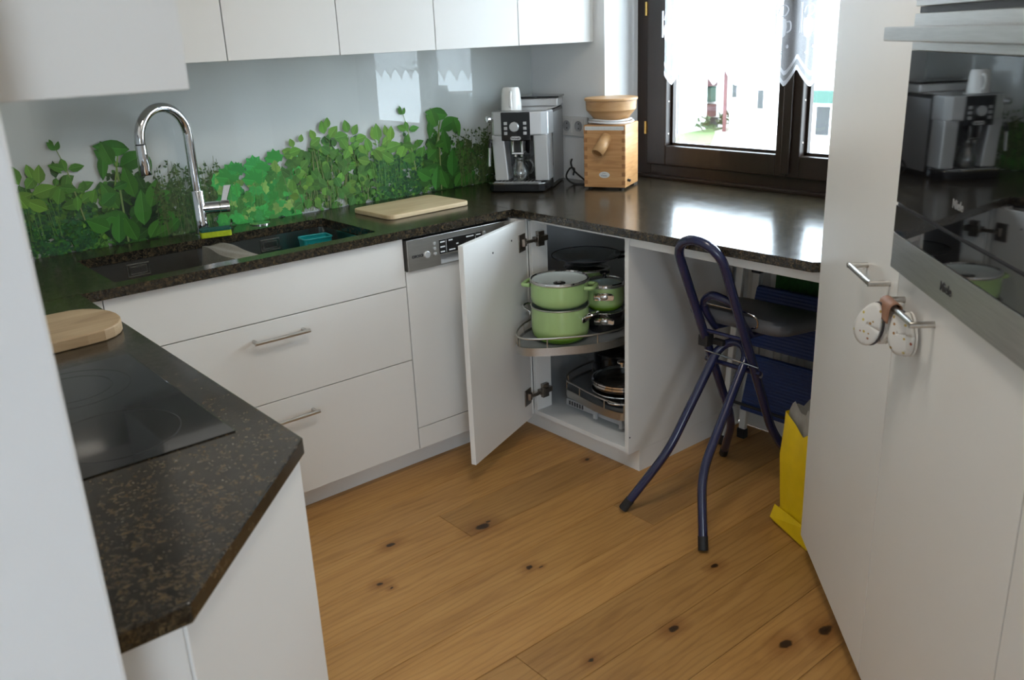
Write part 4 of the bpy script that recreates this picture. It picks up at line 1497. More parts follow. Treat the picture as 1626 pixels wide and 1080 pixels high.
# ---- tap
FX, FY = 1.086, 2.955
t = thing('kitchen_tap', 'tall chrome pull-out kitchen tap with curved neck', 'tap', (FX, FY, ZC))
obj('base', MB().lathe([(0, 0), (.027, 0), (.027, .004), (.0235, .008), (.0235, .150), (.0225, .152), (0, .152)], seg=28), 'chrome', t)
dr = Vector((-.922, -.386, 0)).normalized()
RA, HN = 0.097, 0.332
pts = [Vector((0, 0, .150)), Vector((0, 0, .25)), Vector((0, 0, HN))]
for k in range(1, 19):
    a = math.pi * k / 18
    pts.append(Vector((0, 0, HN)) + dr * RA * (1 - math.cos(a)) + Vector((0, 0, RA * math.sin(a))))
pts.append(pts[-1] + Vector((0, 0, -.004)))
obj('neck', MB().tube(pts, 0.0160, 20), 'chrome', t)
e = pts[-1]
obj('collar', MB().lathe([(0, 0), (.0155, 0), (.0155, -.004), (0, -.004)], tuple(e), 20), 'rubber', t)
obj('spray_head', MB().lathe([(0, -.004), (.0168, -.004), (.0170, -.03), (.0195, -.094), (.0185, -.096), (0, -.096)], tuple(e), 24), 'chrome', t)
hd = Vector((.93, -.37, 0)).normalized()
hb = Vector((0, 0, .092))
obj('valve_body', MB().tube([hb, hb + hd * .066], .0205, 22), 'chrome', t)
cb = obj('handle_cap', MB().tube([hb + hd * .068, hb + hd * .098], .0210, 22), 'chrome', t)
lv = MB()
a0 = hb + hd * .082 + Vector((0, 0, .018))
a1 = a0 + hd * .018 + Vector((0, 0, .052))
sd = Vector((-hd.y, hd.x, 0))
vs = []
for p_, wd in ((a0, .010), (a1, .0125)):
    for s_, q in ((-1, -1), (1, -1), (1, 1), (-1, 1)):
        vs.append(p_ + hd * wd * s_ + sd * .0045 * q)
lv.add(vs, [(3, 2, 1, 0), (4, 5, 6, 7), (0, 1, 5, 4), (1, 2, 6, 5), (2, 3, 7, 6), (3, 0, 4, 7)])
obj('lever', lv, 'chrome', cb, bevel=.002)
single('drain_knob', MB().lathe([(0, .0005), (.036, .0005), (.036, .003), (.033, .005), (0, .005)], seg=36), 'chrome', 'flat round chrome cap set in the worktop beside the tap', 'cap', ).location = (1.305, 2.985, ZC)

# ---- cutting boards
mb = MB().prism(rrect(-.183, .183, -.125, .125, .028, 6), 0.0005, .017)
o = single('cutting_board', mb, 'maple', 'pale rectangular cutting board lying beside the sink near the dishwasher', 'board', bevel=.004, seg=3)
o.location = (1.815, 2.775, ZC)
o.rotation_euler = (0, 0, math.radians(2.0))
# rounded board by the hob
prof = []
Wb = .118
for k in range(0, 13):
    a = -HP + math.pi * k / 12
    prof.append((.135 + .135 * math.cos(a) ** 0.8 if False else .135 + .105 * max(0, math.cos(a)) ** .75, Wb * math.sin(a)))
prof += [(-.42, Wb), (-.42, -Wb)]
o = single('bread_board', MB().prism(prof, .0005, .026), 'pine', 'worn pine board with rounded end lying left of the hob', 'board', bevel=.003)
o.location = (0.305, 2.100, ZC)
o.rotation_euler = (0, 0, math.radians(3))

# ---- hob
t = thing('ceramic_hob', 'flat black ceramic hob with faint ring markings', 'hob', (0.21, 1.592, ZC))
hx0, hx1, hy0, hy1 = -0.02, 0.488, 1.322, 1.863
obj('glass_plate', MB().box(hx0, hx1, hy0, hy1, ZC + .0004, ZC + .0025), 'hob', t, world=True, bevel=.0008)
zt = ZC + .0027


def ring(cx, cy, r, a0=0, a1=360, w=.0012):
    n = 48
    vs, fs = [], []
    for k in range(n + 1):
        a = math.radians(a0 + (a1 - a0) * k / n)
        for rr_ in (r - w, r + w):
            vs.append((cx + rr_ * math.cos(a), cy + rr_ * math.sin(a), zt))
    for k in range(n):
        fs.append((2 * k, 2 * k + 1, 2 * k + 3, 2 * k + 2))
    return MB().add(vs, fs)


for cx, cy, r in ((0.340, 1.730, .072), (0.340, 1.730, .105), (0.335, 1.455, .105), (0.10, 1.735, .09), (0.10, 1.45, .09)):
    obj('ring_marking', ring(cx, cy, r), 'hobline', t, world=True)

# ================================================================== coffee machine
CA = math.atan2(-.81137, .58453)
t = thing('coffee_machine', 'silver and black automatic coffee machine in the worktop corner', 'coffee machine', (2.221, 2.817, ZC), CA)
# local: x right, y into the machine, z up; total width .246
Z0 = 0.0
obj('drip_tray', MB().prism([(0.0, .012), (.02, 0.0), (.205, 0.0), (.228, .012), (.236, .10), (-.004, .10)], .003, .034), 'black', t, bevel=.004)
obj('tray_edge', MB().prism([(-.004, .010), (.018, -.004), (.207, -.004), (.232, .010), (.238, .10), (-.006, .10)], .034, .040), 'chrome', t, bevel=.001)
grille = MB().box(.02, .21, .012, .085, .0401, .0412)
gt = obj('cup_grate', grille, 'silver', t)
gs = MB()
for i in range(11):
    gs.box(.035 + i * .015, .043 + i * .015, .020, .078, .0412, .0416)
_st = obj('grate_slots', gs, 'ink', gt)
_st['kind'] = 'stuff'
obj('housing', MB().box(.004, .242, .100, .345, .002, .312), 'black', t, bevel=.006)
# lower pillars left and right (silver), recess between
for nm, pl in (('left_pillar', [(.022, .048), (.078, .048), (.068, .048)]), ('right_pillar', None)):
    mb = MB()
    if nm == 'left_pillar':
        q = [(.024, .046), (.080, .046), (.066, .226), (.016, .226)]
    else:
        q = [(.190, .046), (.246, .046), (.243, .226), (.186, .226)]
    # polygon in xz, extruded in y
    mb.prism(q, 0.0, 0.09, T(0, .105, 0) @ Matrix.Rotation(HP, 4, 'X'))
    obj(nm, mb, 'silver', t, bevel=.004)
obj('recess_back', MB().box(.066, .190, .085, .100, .040, .226), 'black', t)
# head, curved front
hp = [(.018, .020), (.03, .008), (.060, .004), (.178, .004), (.22, .010), (.246, .030), (.252, .100), (.014, .100)]
hd_ = obj('head', MB().prism(hp, .224, .315), 'silver', t, bevel=.005)
obj('control_panel', MB().box(.061, .178, -.0005, .006, .204, .314), 'black', hd_, bevel=.003)
kz = .259
kn = obj('dial', MB().lathe([(0, .012), (.0165, .012), (.019, .009), (.019, 0)], seg=28, m=T(.116, -.0005, kz) @ Matrix.Rotation(HP, 4, 'X')), 'silver', hd_)
obj('dial_ring', MB().lathe([(.0195, .0), (.0235, .0), (.0235, .004), (.0195, .004)], seg=28, m=T(.116, -.0005, kz) @ Matrix.Rotation(HP, 4, 'X')), 'black', hd_)
for i in range(3):
    for x in (.080, .158):
        obj('button', MB().box(x - .0065, x + .0065, -.0035, 0, kz + .013 - i * .019 - .006, kz + .013 - i * .019 + .006), 'silver', hd_, bevel=.001)
obj('badge', MB().prism(rrect(-.021, .021, -.0072, .0072, .007, 5), 0, .002, T(.119, -.0005, .2145) @ RX90), 'silver', hd_)
text('lettering', "De'Longhi", .0085, T(.119, -.0029, .2145) @ RX90, 'ink', hd_, bold=.0002)
sp_ = obj('coffee_spout', MB().box(.101, .143, .012, .07, .150, .206), 'black', t, bevel=.003)
for x in (.103, .141):
    obj('spout_cheek', MB().box(x - .005, x + .005, .008, .05, .158, .204), 'chrome', sp_, bevel=.002)
obj('spout_lip', MB().box(.098, .146, .008, .05, .150, .159), 'chrome', sp_, bevel=.002)
for x in (.109, .135):
    obj('nozzle', MB().tube([(x, .03, .150), (x, .03, .139)], .006, 12), 'chrome', sp_)
obj('steam_pipe', MB().tube([(.020, -.006, .212), (.018, -.012, .200)], .007, 12).tube([(.018, -.012, .201), (.014, -.014, .180)], .0075, 12), 'rubber', t)
obj('steam_nozzle', MB().tube([(.014, -.014, .180), (.010, -.016, .108)], .0065, 12), 'chrome', t)
obj('steam_knob', MB().tube([(.020, .02, .288), (.004, .0, .288)], .012, 16), 'chrome', t)
# top: cup warmer plate and rear lid
obj('cup_plate', MB().prism([(.022, .03), (.24, .03), (.246, .215), (.018, .215)], .3151, .3185), 'chrome', t, bevel=.002)
obj('rear_lid', MB().prism([(.016, .216), (.248, .216), (.246, .345), (.018, .345)], .3155, .350), 'silver', t, bevel=.006)
obj('lid_handle', MB().prism([(.010, .214), (.252, .214), (.250, .346), (.014, .346)], .350, .358), 'black', t, bevel=.003)
obj('side_vent', MB().box(.2421, .2430, .13, .33, .02, .30), 'plasticgrey', t)

# mug on top, upside down
m_ = Matrix.Rotation(CA, 4, 'Z')
mp_ = T(2.221, 2.817, ZC) @ m_
pm = mp_ @ Vector((.085, .085, .3187))
t = thing('mug', 'white porcelain mug upside down on the coffee machine', 'mug', tuple(pm), CA)
obj('body', MB().lathe([(.041, 0), (.0405, .02), (.0385, .055), (.0345, .080), (.030, .086), (0, .087), (0, .083), (.029, .082), (.035, .055), (.037, .02), (.0385, 0), (.041, 0)], seg=36), 'porcelain', t)
obj('handle', MB().tube(spline([(.008, -.036, .068), (.012, -.055, .066), (.013, -.066, .044), (.011, -.058, .022), (.006, -.039, .014)], 6), [.0055] * 25, 10), 'porcelain', t)
# glass jug
pm = mp_ @ Vector((.122, .046, .0418))
t = thing('milk_jug', 'small clear glass jug under the coffee spout', 'jug', tuple(pm), CA)
obj('body', MB().lathe([(0, 0), (.030, 0), (.036, .012), (.0385, .030), (.033, .055), (.024, .072), (.022, .082), (.027, .093), (.0255, .093), (.0205, .083), (.0225, .072), (.031, .055), (.0365, .030), (.034, .013), (.028, .004), (0, .004)], seg=36), 'jugglass', t)
obj('handle', MB().tube(spline([(.022, -.004, .080), (.045, -.012, .082), (.058, -.016, .062), (.048, -.013, .036), (.035, -.008, .030)], 6), .0045, 10), 'jugglass', t)

# socket strip on the window wall
t = thing('socket_strip', 'white triple wall socket between coffee machine and grain mill', 'socket', (XW, 2.80, 1.09))
obj('frame', MB().prism(rrect(-.128, .112, -.0385, .0415, .006, 3), 0, .011, T(XW - .0005, 2.80 + .02, 1.130) @ Matrix.Rotation(-HP, 4, 'Y') @ Matrix.Rotation(HP, 4, 'Z')), 'socket', t, world=True, bevel=.002)
for k in range(3):
    yy = 2.742 + k * .071
    mm = T(XW - .0115, yy, 1.131) @ Matrix.Rotation(-HP, 4, 'Y')
    so = obj('socket_insert', MB().prism(rrect(-.029, .029, -.029, .029, .004, 3), -.0005, .002, mm), 'socket', t, world=True, bevel=.0008)
    obj('socket_well', MB().lathe([(.0215, .0025), (.0215, .0055), (.0195, .0055), (.019, .0025), (0, .0022)], seg=24, m=mm), 'plasticgrey', so, world=True)
    for s_ in (-1, 1):
        obj('contact_hole', MB().lathe([(0, .0034), (.003, .0034), (.003, .002)], seg=10, m=mm @ T(s_ * .0095, 0, 0)), 'ink', so, world=True)

single('power_cord', MB().tube(spline([(2.660, 2.790, ZC + .085), (2.635, 2.770, ZC + .072), (2.60, 2.715, ZC + .050), (2.605, 2.66, ZC + .016), (2.60, 2.635, ZC + .0045), (2.56, 2.675, ZC + .0045), (2.55, 2.710, ZC + .030), (2.585, 2.725, ZC + .060), (2.63, 2.745, ZC + .052), (2.658, 2.78, ZC + .02)], 8), .0038, 8), 'cordblk', 'black power cord looping on the worktop behind the coffee machine', 'cord', base=(2.6, 2.74, ZC))

# ================================================================== grain mill
GA = math.atan2(-.90243, .43084)
t = thing('grain_mill', 'beech wood grain mill with round hopper beside the window', 'grain mill', (2.512, 2.565, ZC), GA)
gw, gd_, gh = .172, .172, .252
bd = obj('housing', MB().box(0, gw, 0, gd_, .008, gh), 'beech', t, bevel=.003)
for k in range(7):
    for x in (0.0, gw - .015):
        obj('finger_joint', MB().box(x + .0005, x + .0145, -.0006, .002, .020 + k * .033, .036 + k * .033), 'beech_end', bd)
for x, y in ((.02, .02), (gw - .02, .02), (.02, gd_ - .02), (gw - .02, gd_ - .02)):
    obj('foot', MB().lathe([(0, 0), (.009, 0), (.009, .0085), (0, .0085)], (x, y, .0003), 12), 'rubber', t)
rs = obj('scale_strip', MB().box(.005, .166, -.0012, 0, .232, .247), 'socket', t)
tk = MB()
for k in range(30):
    tk.box(.012 + k * .005, .0128 + k * .005, -.0015, -.0011, .236, .2395 + (.003 if k % 5 == 0 else 0))
_st = obj('scale_marks', tk, 'greyink', rs)
_st['kind'] = 'stuff'
so = obj('flour_spout', MB().tube([(.092, .01, .205), (.086, -.022, .178), (.074, -.052, .148)], .0235, 24, caps=False), 'beech_bowl', t, solid=.005, soff=-1)
bm_ = (Vector((.074, -.052, .148)) - Vector((.086, -.022, .178))).normalized()
pe = Vector((.074, -.052, .148)) - bm_ * .006
qm = bm_.to_track_quat('Z', 'Y').to_matrix().to_4x4()
obj('spout_inside', MB().lathe([(0, 0), (.0185, 0), (.0185, .003), (0, .003)], seg=20, m=T(*pe) @ qm), 'beech_end', so)
ov = obj('badge', MB().lathe([(0, .0016), (.021, .0016), (.0225, 0)], seg=32, sy=.56, m=T(.085, 0, .058) @ Matrix.Rotation(HP, 4, 'X')), 'socket', t)
text('badge_lettering', 'Classic', .0085, T(.085, -.0022, .0555) @ RX90, 'blueink', ov)
text('badge_lettering', 'KoMo', .0055, T(.085, -.0022, .0645) @ RX90, 'greyink', ov)
obj('switch', MB().tube([(gw, .03, .036), (gw + .012, .03, .033)], .0055, 12), 'rubber', t)
obj('cord_wrap', MB().tube([(.086 + .088 * math.cos(a), .086 + .080 * math.sin(a), gh + .0065 + .002 * math.sin(a * 2)) for a in [2 * math.pi * k / 40 for k in range(40)]], .0042, 8, closed=True).tube([(.086 + .080 * math.cos(a), .086 + .072 * math.sin(a), gh + .0145 + .002 * math.cos(a * 3)) for a in [2 * math.pi * k / 40 for k in range(40)]], .0042, 8, closed=True), 'cordwht', t)
hc = (.086, .086, gh)
hop = obj('hopper', MB().lathe([(0, .0), (.062, .002), (.066, .018), (.070, .020), (.094, .048), (.0985, .053), (.1005, .088), (.0955, .088), (.09, .05), (.06, .022), (0, .02)], hc, 48), 'beech_bowl', t)
obj('lid', MB().lathe([(.0, .0885), (.102, .0885), (.1055, .090), (.1055, .097), (.103, .0995), (0, .1005)], hc, 48), 'beech_bowl', t)

# ================================================================== under the window worktop
t = thing('worktop_apron', 'white support rail under the window worktop', 'rail', (2.12, 1.5, .83))
obj('rail', MB().prism([(2.095, 1.9325), (2.095, 1.193), (2.113, 1.175), (2.113, 1.9325)], .838, ZB - .001), 'white', t, world=True, bevel=.001)
# radiator
t = thing('radiator', 'white panel radiator with vertical grooves under the window', 'radiator', (2.72, 1.55, .13))
obj('panel', MB().box(2.722, 2.744, 1.03, 1.915, .135, .80), 'rad', t, world=True, bevel=.004)
for k in range(27):
    y = 1.045 + k * .0325
    obj('rib', MB().prism([(0.0, -.0125), (-.006, -.009), (-.006, .009), (0.0, .0125)], .150, .785, T(2.7222, y, 0)), 'rad', t, world=True)
for y in (1.2, 1.75):
    obj('bracket', MB().box(2.744, 2.7595, y - .02, y + .02, .25, .65), 'rad', t, world=True)

# step ladder, folded and leaning
t = thing('step_ladder', 'folded step ladder with ribbed blue treads leaning under the worktop', 'ladder', (2.60, 1.65, 0))
tl_ = -0.02                # lean towards wall (x per metre)
for nm, yA in (('left', 1.845), ('right', 1.405)):
    # front rail and rear leg
    m1 = MB()
    a, b = Vector((2.635, yA, .018)), Vector((2.655, yA - (.02 if nm == 'left' else -.02), .665))
    m1.add([a + Vector((sx * .009, sy * .014, 0)) for sx, sy in ((-1, -1), (1, -1), (1, 1), (-1, 1))] + [b + Vector((sx * .009, sy * .014, 0)) for sx, sy in ((-1, -1), (1, -1), (1, 1), (-1, 1))],
           [(3, 2, 1, 0), (4, 5, 6, 7), (0, 1, 5, 4), (1, 2, 6, 5), (2, 3, 7, 6), (3, 0, 4, 7)])
    lg = obj('rail', m1, 'whitetube', t, world=True, bevel=.003)
    obj('end_cap', MB().box(2.622, 2.648, yA - .017, yA + .017, .0005, .040), 'rubber', lg, world=True, bevel=.003)
    yb_ = yA - (.02 if nm == 'left' else -.02)
    obj('end_cap', MB().box(2.640, 2.670, yb_ - .018, yb_ + .018, .655, .700), 'rubber', lg, world=True, bevel=.004)
    m2 = MB()
    a, b = Vector((2.535, yA + (.018 if nm == 'left' else -.018), .018)), Vector((2.600, yA + (.004 if nm == 'left' else -.004), .775))
    m2.add([a + Vector((sx * .010, sy * .009, 0)) for sx, sy in ((-1, -1), (1, -1), (1, 1), (-1, 1))] + [b + Vector((sx * .010, sy * .016, 0)) for sx, sy in ((-1, -1), (1, -1), (1, 1), (-1, 1))],
           [(3, 2, 1, 0), (4, 5, 6, 7), (0, 1, 5, 4), (1, 2, 6, 5), (2, 3, 7, 6), (3, 0, 4, 7)])
    lg = obj('leg', m2, 'whitetube', t, world=True, bevel=.003)
    obj('end_cap', MB().box(2.522, 2.548, a.y - .014, a.y + .014, .0005, .040), 'rubber', lg, world=True, bevel=.003)
for za, zb, xa, xb in ((.150, .368, 2.560, 2.585), (.405, .625, 2.572, 2.600)):
    mb = MB()
    for d_ in (0.0, .022):
        pass
    mb.add([(xa, 1.435, za), (xa, 1.812, za), (xa + .024, 1.812, za), (xa + .024, 1.435, za), (xb, 1.435, zb), (xb, 1.790, zb), (xb + .024, 1.790, zb), (xb + .024, 1.435, zb)],
           [(0, 1, 2, 3), (7, 6, 5, 4), (0, 4, 5, 1), (1, 5, 6, 2), (2, 6, 7, 3), (3, 7, 4, 0)])
    obj('tread', mb, 'steprib', t, world=True, bevel=.008, label='ribbed blue plastic tread')
obj('cross_bar', MB().tube([(2.56, 1.85, .175), (2.56, 1.40, .175)], .006, 8), 'rubber', t, world=True)

# green cloth on the radiator
single('green_cloth', MB().grid(lambda u, v: (2.690 + .012 * math.sin(u * 8 + v * 2) - (.0 if v < .9 else .0), 1.775 - .40 * u, .530 + .30 * v), 16, 10), 'greencloth', 'dark green cloth hanging behind the blue ladder', 'cloth', base=(2.70, 1.6, .53), solid=.006)

# striped tea towel hanging on the tall cabinet side
t = thing('tea_towel', 'pale striped tea towel hanging from the side of the tall cabinet', 'towel', (2.16, 1.20, .40))


def tow(off, z0, w0):
    def f(u, v):
        d = .022 + w0 * u          # along the side (away from the front edge)
        push = .012 + off + .010 * math.sin(u * 9 + off * 300) * (1 - .5 * v)
        return (TE[0] + S2 * d + S2 * push, TE[1] - S2 * d + S2 * push, z0 + (.735 - z0 + .012 * math.sin(u * 3)) * v)
    return f


obj('front_fold', MB().grid(tow(.040, .475, .085), 14, 12), 'towel', t, world=True, solid=.003)
obj('back_fold', MB().grid(tow(.018, .400, .12), 14, 12), 'towel', t, world=True, solid=.003)
obj('hook', MB().tube([(TE[0] + S2 * .08, TE[1] - S2 * .08, .745), (TE[0] + S2 * .08 + .045 * S2, TE[1] - S2 * .08 + .045 * S2, .74), (TE[0] + S2 * .08 + .05 * S2, TE[1] - S2 * .08 + .05 * S2, .755)], .004, 8), 'satin', t, world=True)

# yellow paper-film bag
t = thing('yellow_bag', 'bright yellow waste bag standing on the floor beside the tall cabinet', 'bag', (2.19, 1.28, 0))
A_ = Vector((2.200, 1.400, 0))          # left front bottom
B_ = Vector((2.118, 1.236, 0))          # right front bottom
C_ = Vector((2.30, 1.20, 0))
D_ = Vector((2.36, 1.33, 0))
lv_ = []
for z, k, sh in ((.0005, 1.0, 0), (.03, .99, .0), (.055, .94, .004), (.12, .95, .002), (.24, .96, -.004), (.33, .96, .0), (.362, .95, .006)):
    c_ = (A_ + B_ + C_ + D_) / 4
    ringp = []
    for p_, q_ in ((A_, B_), (B_, C_), (C_, D_), (D_, A_)):
        for s_ in range(6):
            w_ = p_.lerp(q_, s_ / 6)
            w_ = c_ + (w_ - c_) * k
            w_ = w_ + Vector((.004 * math.sin(s_ * 2.3 + z * 40) + sh, .004 * math.cos(s_ * 1.7 + z * 31), 0))
            zz = z + (.022 * math.sin(s_ * 1.1 + p_.x * 9) * (1 if z > .34 else 0))
            ringp.append((w_.x, w_.y, zz))
    lv_.append(ringp)
n = len(lv_[0])
mb = MB().add([p for g in lv_ for p in g], [(k * n + i, k * n + (i + 1) % n, (k + 1) * n + (i + 1) % n, (k + 1) * n + i) for k in range(len(lv_) - 1) for i in range(n)] + [tuple(reversed(range(n)))], True)
obj('bag_body', mb, 'yellow', t, world=True)
# folded flap at the foot
fl = MB().add([A_ + Vector((-.018, .010, .020)), B_ + Vector((-.010, -.006, .010)), B_ + Vector((-.004, .004, .075)), A_ + Vector((-.004, .004, .062)), A_ + Vector((-.006, .004, .0006)), B_ + Vector((-.002, -.002, .0006))], [(0, 1, 2, 3), (4, 5, 1, 0)])
obj('foot_flap', fl, 'yellow', t, world=True, solid=.0015)
c_ = (A_ + B_ + C_ + D_) / 4
lin = [[((c_ + (Vector((p[0], p[1], 0)) - c_) * k).x, (c_ + (Vector((p[0], p[1], 0)) - c_) * k).y, z + .018 * math.sin(i * 1.9)) for i, p in enumerate(lv_[-1])] for k, z in ((.93, .30), (.90, .385), (.82, .41), (.70, .36), (.4, .33))]
mb = MB().add([p for g in lin for p in g], [(k * n + i, k * n + (i + 1) % n, (k + 1) * n + (i + 1) % n, (k + 1) * n + i) for k in range(len(lin) - 1) for i in range(n)] + [tuple(range((len(lin) - 1) * n, len(lin) * n))], True)
obj('liner', mb, 'greybag', t, world=True, label='grey plastic liner inside the bag')

# ================================================================== folding stool
t = thing('folding_stool', 'dark blue tubular folding stool with grey padded seat', 'stool', (2.15, 1.60, 0))
SY = 1.598
RT = .0145


def xs(z):                     # outer frame: x along height
    return 2.033 + (.868 - z) * .468


hw = .082
LZ = .215
pl = []
for s_ in (1, -1):
    foot = Vector((2.452, SY + s_ * .195, .02))
    knee = Vector((xs(LZ), SY + s_ * hw, LZ))
    top = Vector((xs(.845), SY + s_ * hw, .845))
    pl.append((foot, knee, top))
arc = []
for k in range(0, 13):
    a = math.pi * k / 12
    zc = .845 + .075 * math.sin(a)
    arc.append(Vector((xs(zc), SY + hw * math.cos(a), zc)))
path = fillet([pl[0][0], pl[0][1], pl[0][2]], .07, 6)[:-1] + arc + fillet([pl[1][2], pl[1][1], pl[1][0]], .07, 6)[1:]
bf = obj('back_frame', MB().tube(path, RT, 16), 'navy', t, world=True)
for s_ in (0, 1):
    f_ = pl[s_][0]
    d_ = (pl[s_][0] - pl[s_][1]).normalized()
    obj('foot_cap', MB().tube([f_ - d_ * .028, f_ + d_ * .014], .0155, 14), 'rubber', bf, world=True)
# front legs
hw2 = .056
K1 = .215


def xf(z):
    return 1.965 + (z - .215) * .80


fp = []
for s_, fx, fy in ((1, 1.905, 1.775), (-1, 1.897, 1.449)):
    fp.append((Vector((fx, fy, .02)), Vector((xf(K1) + (.045 if s_ > 0 else -.005), SY + s_ * (hw2 + .030), K1)), Vector((xf(.50), SY + s_ * hw2, .50))))
arc = []
for k in range(0, 11):
    a = math.pi * k / 10
    zc = .50 + .05 * math.sin(a)
    arc.append(Vector((xf(zc), SY + hw2 * math.cos(a), zc)))
path = fillet([fp[0][0], fp[0][1], fp[0][2]], .07, 6)[:-1] + arc + fillet([fp[1][2], fp[1][1], fp[1][0]], .07, 6)[1:]
ff = obj('front_frame', MB().tube(path, RT, 16), 'navy', t, world=True)
for s_ in (0, 1):
    f_ = fp[s_][0]
    d_ = (fp[s_][0] - fp[s_][1]).normalized()
    obj('foot_cap', MB().tube([f_ - d_ * .028, f_ + d_ * .014], .0155, 14), 'rubber', ff, world=True)
# cross bars, wires
zb_ = .475
obj('pivot_bar', MB().tube([(xs(zb_) - .004, SY + .105, zb_), (xs(zb_) - .004, SY - .105, zb_)], .008, 10), 'navy', t, world=True)
for s_ in (1, -1):
    obj('pivot_bolt', MB().lathe([(0, 0), (.009, 0), (.009, .004), (0, .006)], seg=12, m=T(xs(zb_) + .012, SY + s_ * (hw + .012), zb_ - .012) @ Matrix.Rotation(-s_ * HP, 4, 'X')), 'satin', t, world=True)
zw = .508
obj('locking_wire', MB().tube([(xs(zw) - .018, SY + .088, zw + .008), (xs(zw) - .018, SY - .115, zw - .002)], .003, 8), 'chrome', t, world=True)
obj('rear_bar', MB().tube([(xs(.60) + .01, SY + hw, .590), (xs(.60) + .01, SY - hw, .590)], .006, 10), 'navy', t, world=True)
obj('clamp', MB().box(xs(.555) - .018, xs(.555) + .018, SY + hw - .018, SY + hw + .018, .535, .572).box(xs(.555) + .012, xs(.555) + .03, SY + hw - .055, SY + hw - .015, .538, .558), 'rubber', t, world=True, bevel=.003)
# inner seat loop
il = [Vector((2.215, SY + .072, .590)), Vector((2.172, SY + .072, .640)), Vector((2.142, SY + .066, .690)), Vector((2.128, SY + .030, .722)), Vector((2.126, SY - .012, .722)), Vector((2.140, SY - .050, .700)), Vector((2.172, SY - .060, .640)), Vector((2.215, SY - .060, .590))]
obj('seat_loop', MB().tube(spline(il, 6), .0125, 14), 'navy', t, world=True)
wl = [Vector((2.140, SY + .075, .690)), Vector((2.140, SY - .095, .690)), Vector((2.146, SY - .118, .684)), Vector((2.158, SY - .125, .664)), Vector((2.166, SY - .118, .640)), Vector((2.170, SY - .095, .632))]
obj('adjusting_wire', MB().tube(fillet(wl, .015, 4), .0028, 8), 'chrome', t, world=True)
# seat
mb = MB()


def seat_ring(k, z, dz):
    out = []
    for x, y in rrect(-.150 * k, .150 * k, -.185 * k, .185 * k, .055 * k, 7):
        out.append((x, y, z - dz * (x / .15)))
    return out


rg = [seat_ring(k, z, .020) for k, z in ((.55, 0.0), (.90, .0), (.97, .008), (1.0, .022), (.985, .036), (.93, .046), (.7, .052), (.35, .054))]
n = len(rg[0])
ms = T(2.345, SY + .004, .588) @ Matrix.Rotation(math.radians(2), 4, 'Z')
vs = [tuple(ms @ Vector(p)) for g in rg for p in g]
mb.add(vs, [(k * n + i, k * n + (i + 1) % n, (k + 1) * n + (i + 1) % n, (k + 1) * n + i) for k in range(len(rg) - 1) for i in range(n)] + [tuple(reversed(range(n))), tuple(range((len(rg) - 1) * n, len(rg) * n))], True)
obj('seat', mb, 'greyvinyl', t, world=True, label='grey padded vinyl seat')
obj('seat_bracket', MB().tube([(2.215, SY + .072, .592), (2.40, SY + .072, .572)], .010, 10).tube([(2.215, SY - .060, .592), (2.40, SY - .060, .572)], .010, 10), 'navy', t, world=True)

# ================================================================== pot holders on the oven cabinet handle
MH = T(*tloc(U1)) @ Matrix.Rotation(TR, 4, 'Z')
t = thing('pot_holder', 'pair of speckled white pot holders with brown leather strap on the oven cabinet handle', 'pot holder', tuple(MH @ Vector((.092, -.045, .90))), TR)
# local origin at (.085,-.045,.90) in cabinet coordinates


def lobe(cx, cy, tilt, yaw, L, Wd, cz=0.09):
    def f(u, v):
        a = 2 * math.pi * u
        r_ = v
        x = math.cos(a) * Wd * r_
        z = math.sin(a) * L * r_
        wdt = 1 - .28 * (z / L)
        p = Vector((x * wdt, -.004 * (1 - r_ ** 2), z - L * .9))
        p = Matrix.Rotation(yaw, 3, 'Z') @ (Matrix.Rotation(tilt, 3, 'Y') @ p)
        return (cx + p.x, cy + p.y, cz + p.z)
    return f


for i, (cx, cy, tilt, yaw, L, Wd) in enumerate(((-.026, -.010, .34, .62, .046, .026), (-.012, .012, .44, .3, .045, .024), (.026, .014, -.10, .60, .041, .021), (.036, .026, -.05, .3, .041, .021))):
    lb = obj('pad', MB().grid(lobe(cx, cy, tilt, yaw, L, Wd), 28, 6), 'speckle', t, solid=.006)
    ed = [lobe(cx, cy, tilt, yaw, L, Wd)(k / 28, 1.0) for k in range(28)]
    obj('piping', MB().tube([(a, b + .003, c) for a, b, c in ed], .0022, 6, closed=True), 'darktrim' if i % 2 == 0 else 'speckle', lb)


def strap(u, v):
    a = math.pi * (u * 1.25 - .12)
    return (-.040 + .062 * v + .010 * math.sin(a), .007 - .0125 * math.cos(a) * (1 if u < 1 else 1), .094 + .0105 * math.sin(a) - (.030 * max(0, u - .5)) - .03 * max(0, .15 - u))


mb = MB()
R_ = .0105


def strap2(u, v):
    # wraps over the bar (bar centre at local y=.007,z=.094) and hangs on both sides
    x = -.038 + .058 * v - .012 * (1 - u) * 0
    if u < .35:
        k = u / .35
        return (x, .007 - R_ - .002 * (1 - k), .094 - .026 * (1 - k))
    if u > .65:
        k = (u - .65) / .35
        return (x, .007 + R_, .094 - .03 * k)
    k = (u - .35) / .30
    return (x, .007 - R_ * math.cos(math.pi * k), .094 + R_ * math.sin(math.pi * k))


obj('leather_strap', MB().grid(strap2, 20, 6), 'leather', t, solid=.002, label='brown leather strap')

# ================================================================== lace curtain
t = thing('lace_curtain', 'sheer white lace valance with pointed hem hanging in the window', 'curtain', (2.868, 1.88, 1.29))
CXx = 2.866
PERC = .104


def hem(y):
    ph = ((y - 1.900) / PERC) % 1.0
    k = abs(ph - .5) * 2
    return 1.352 - .065 * k


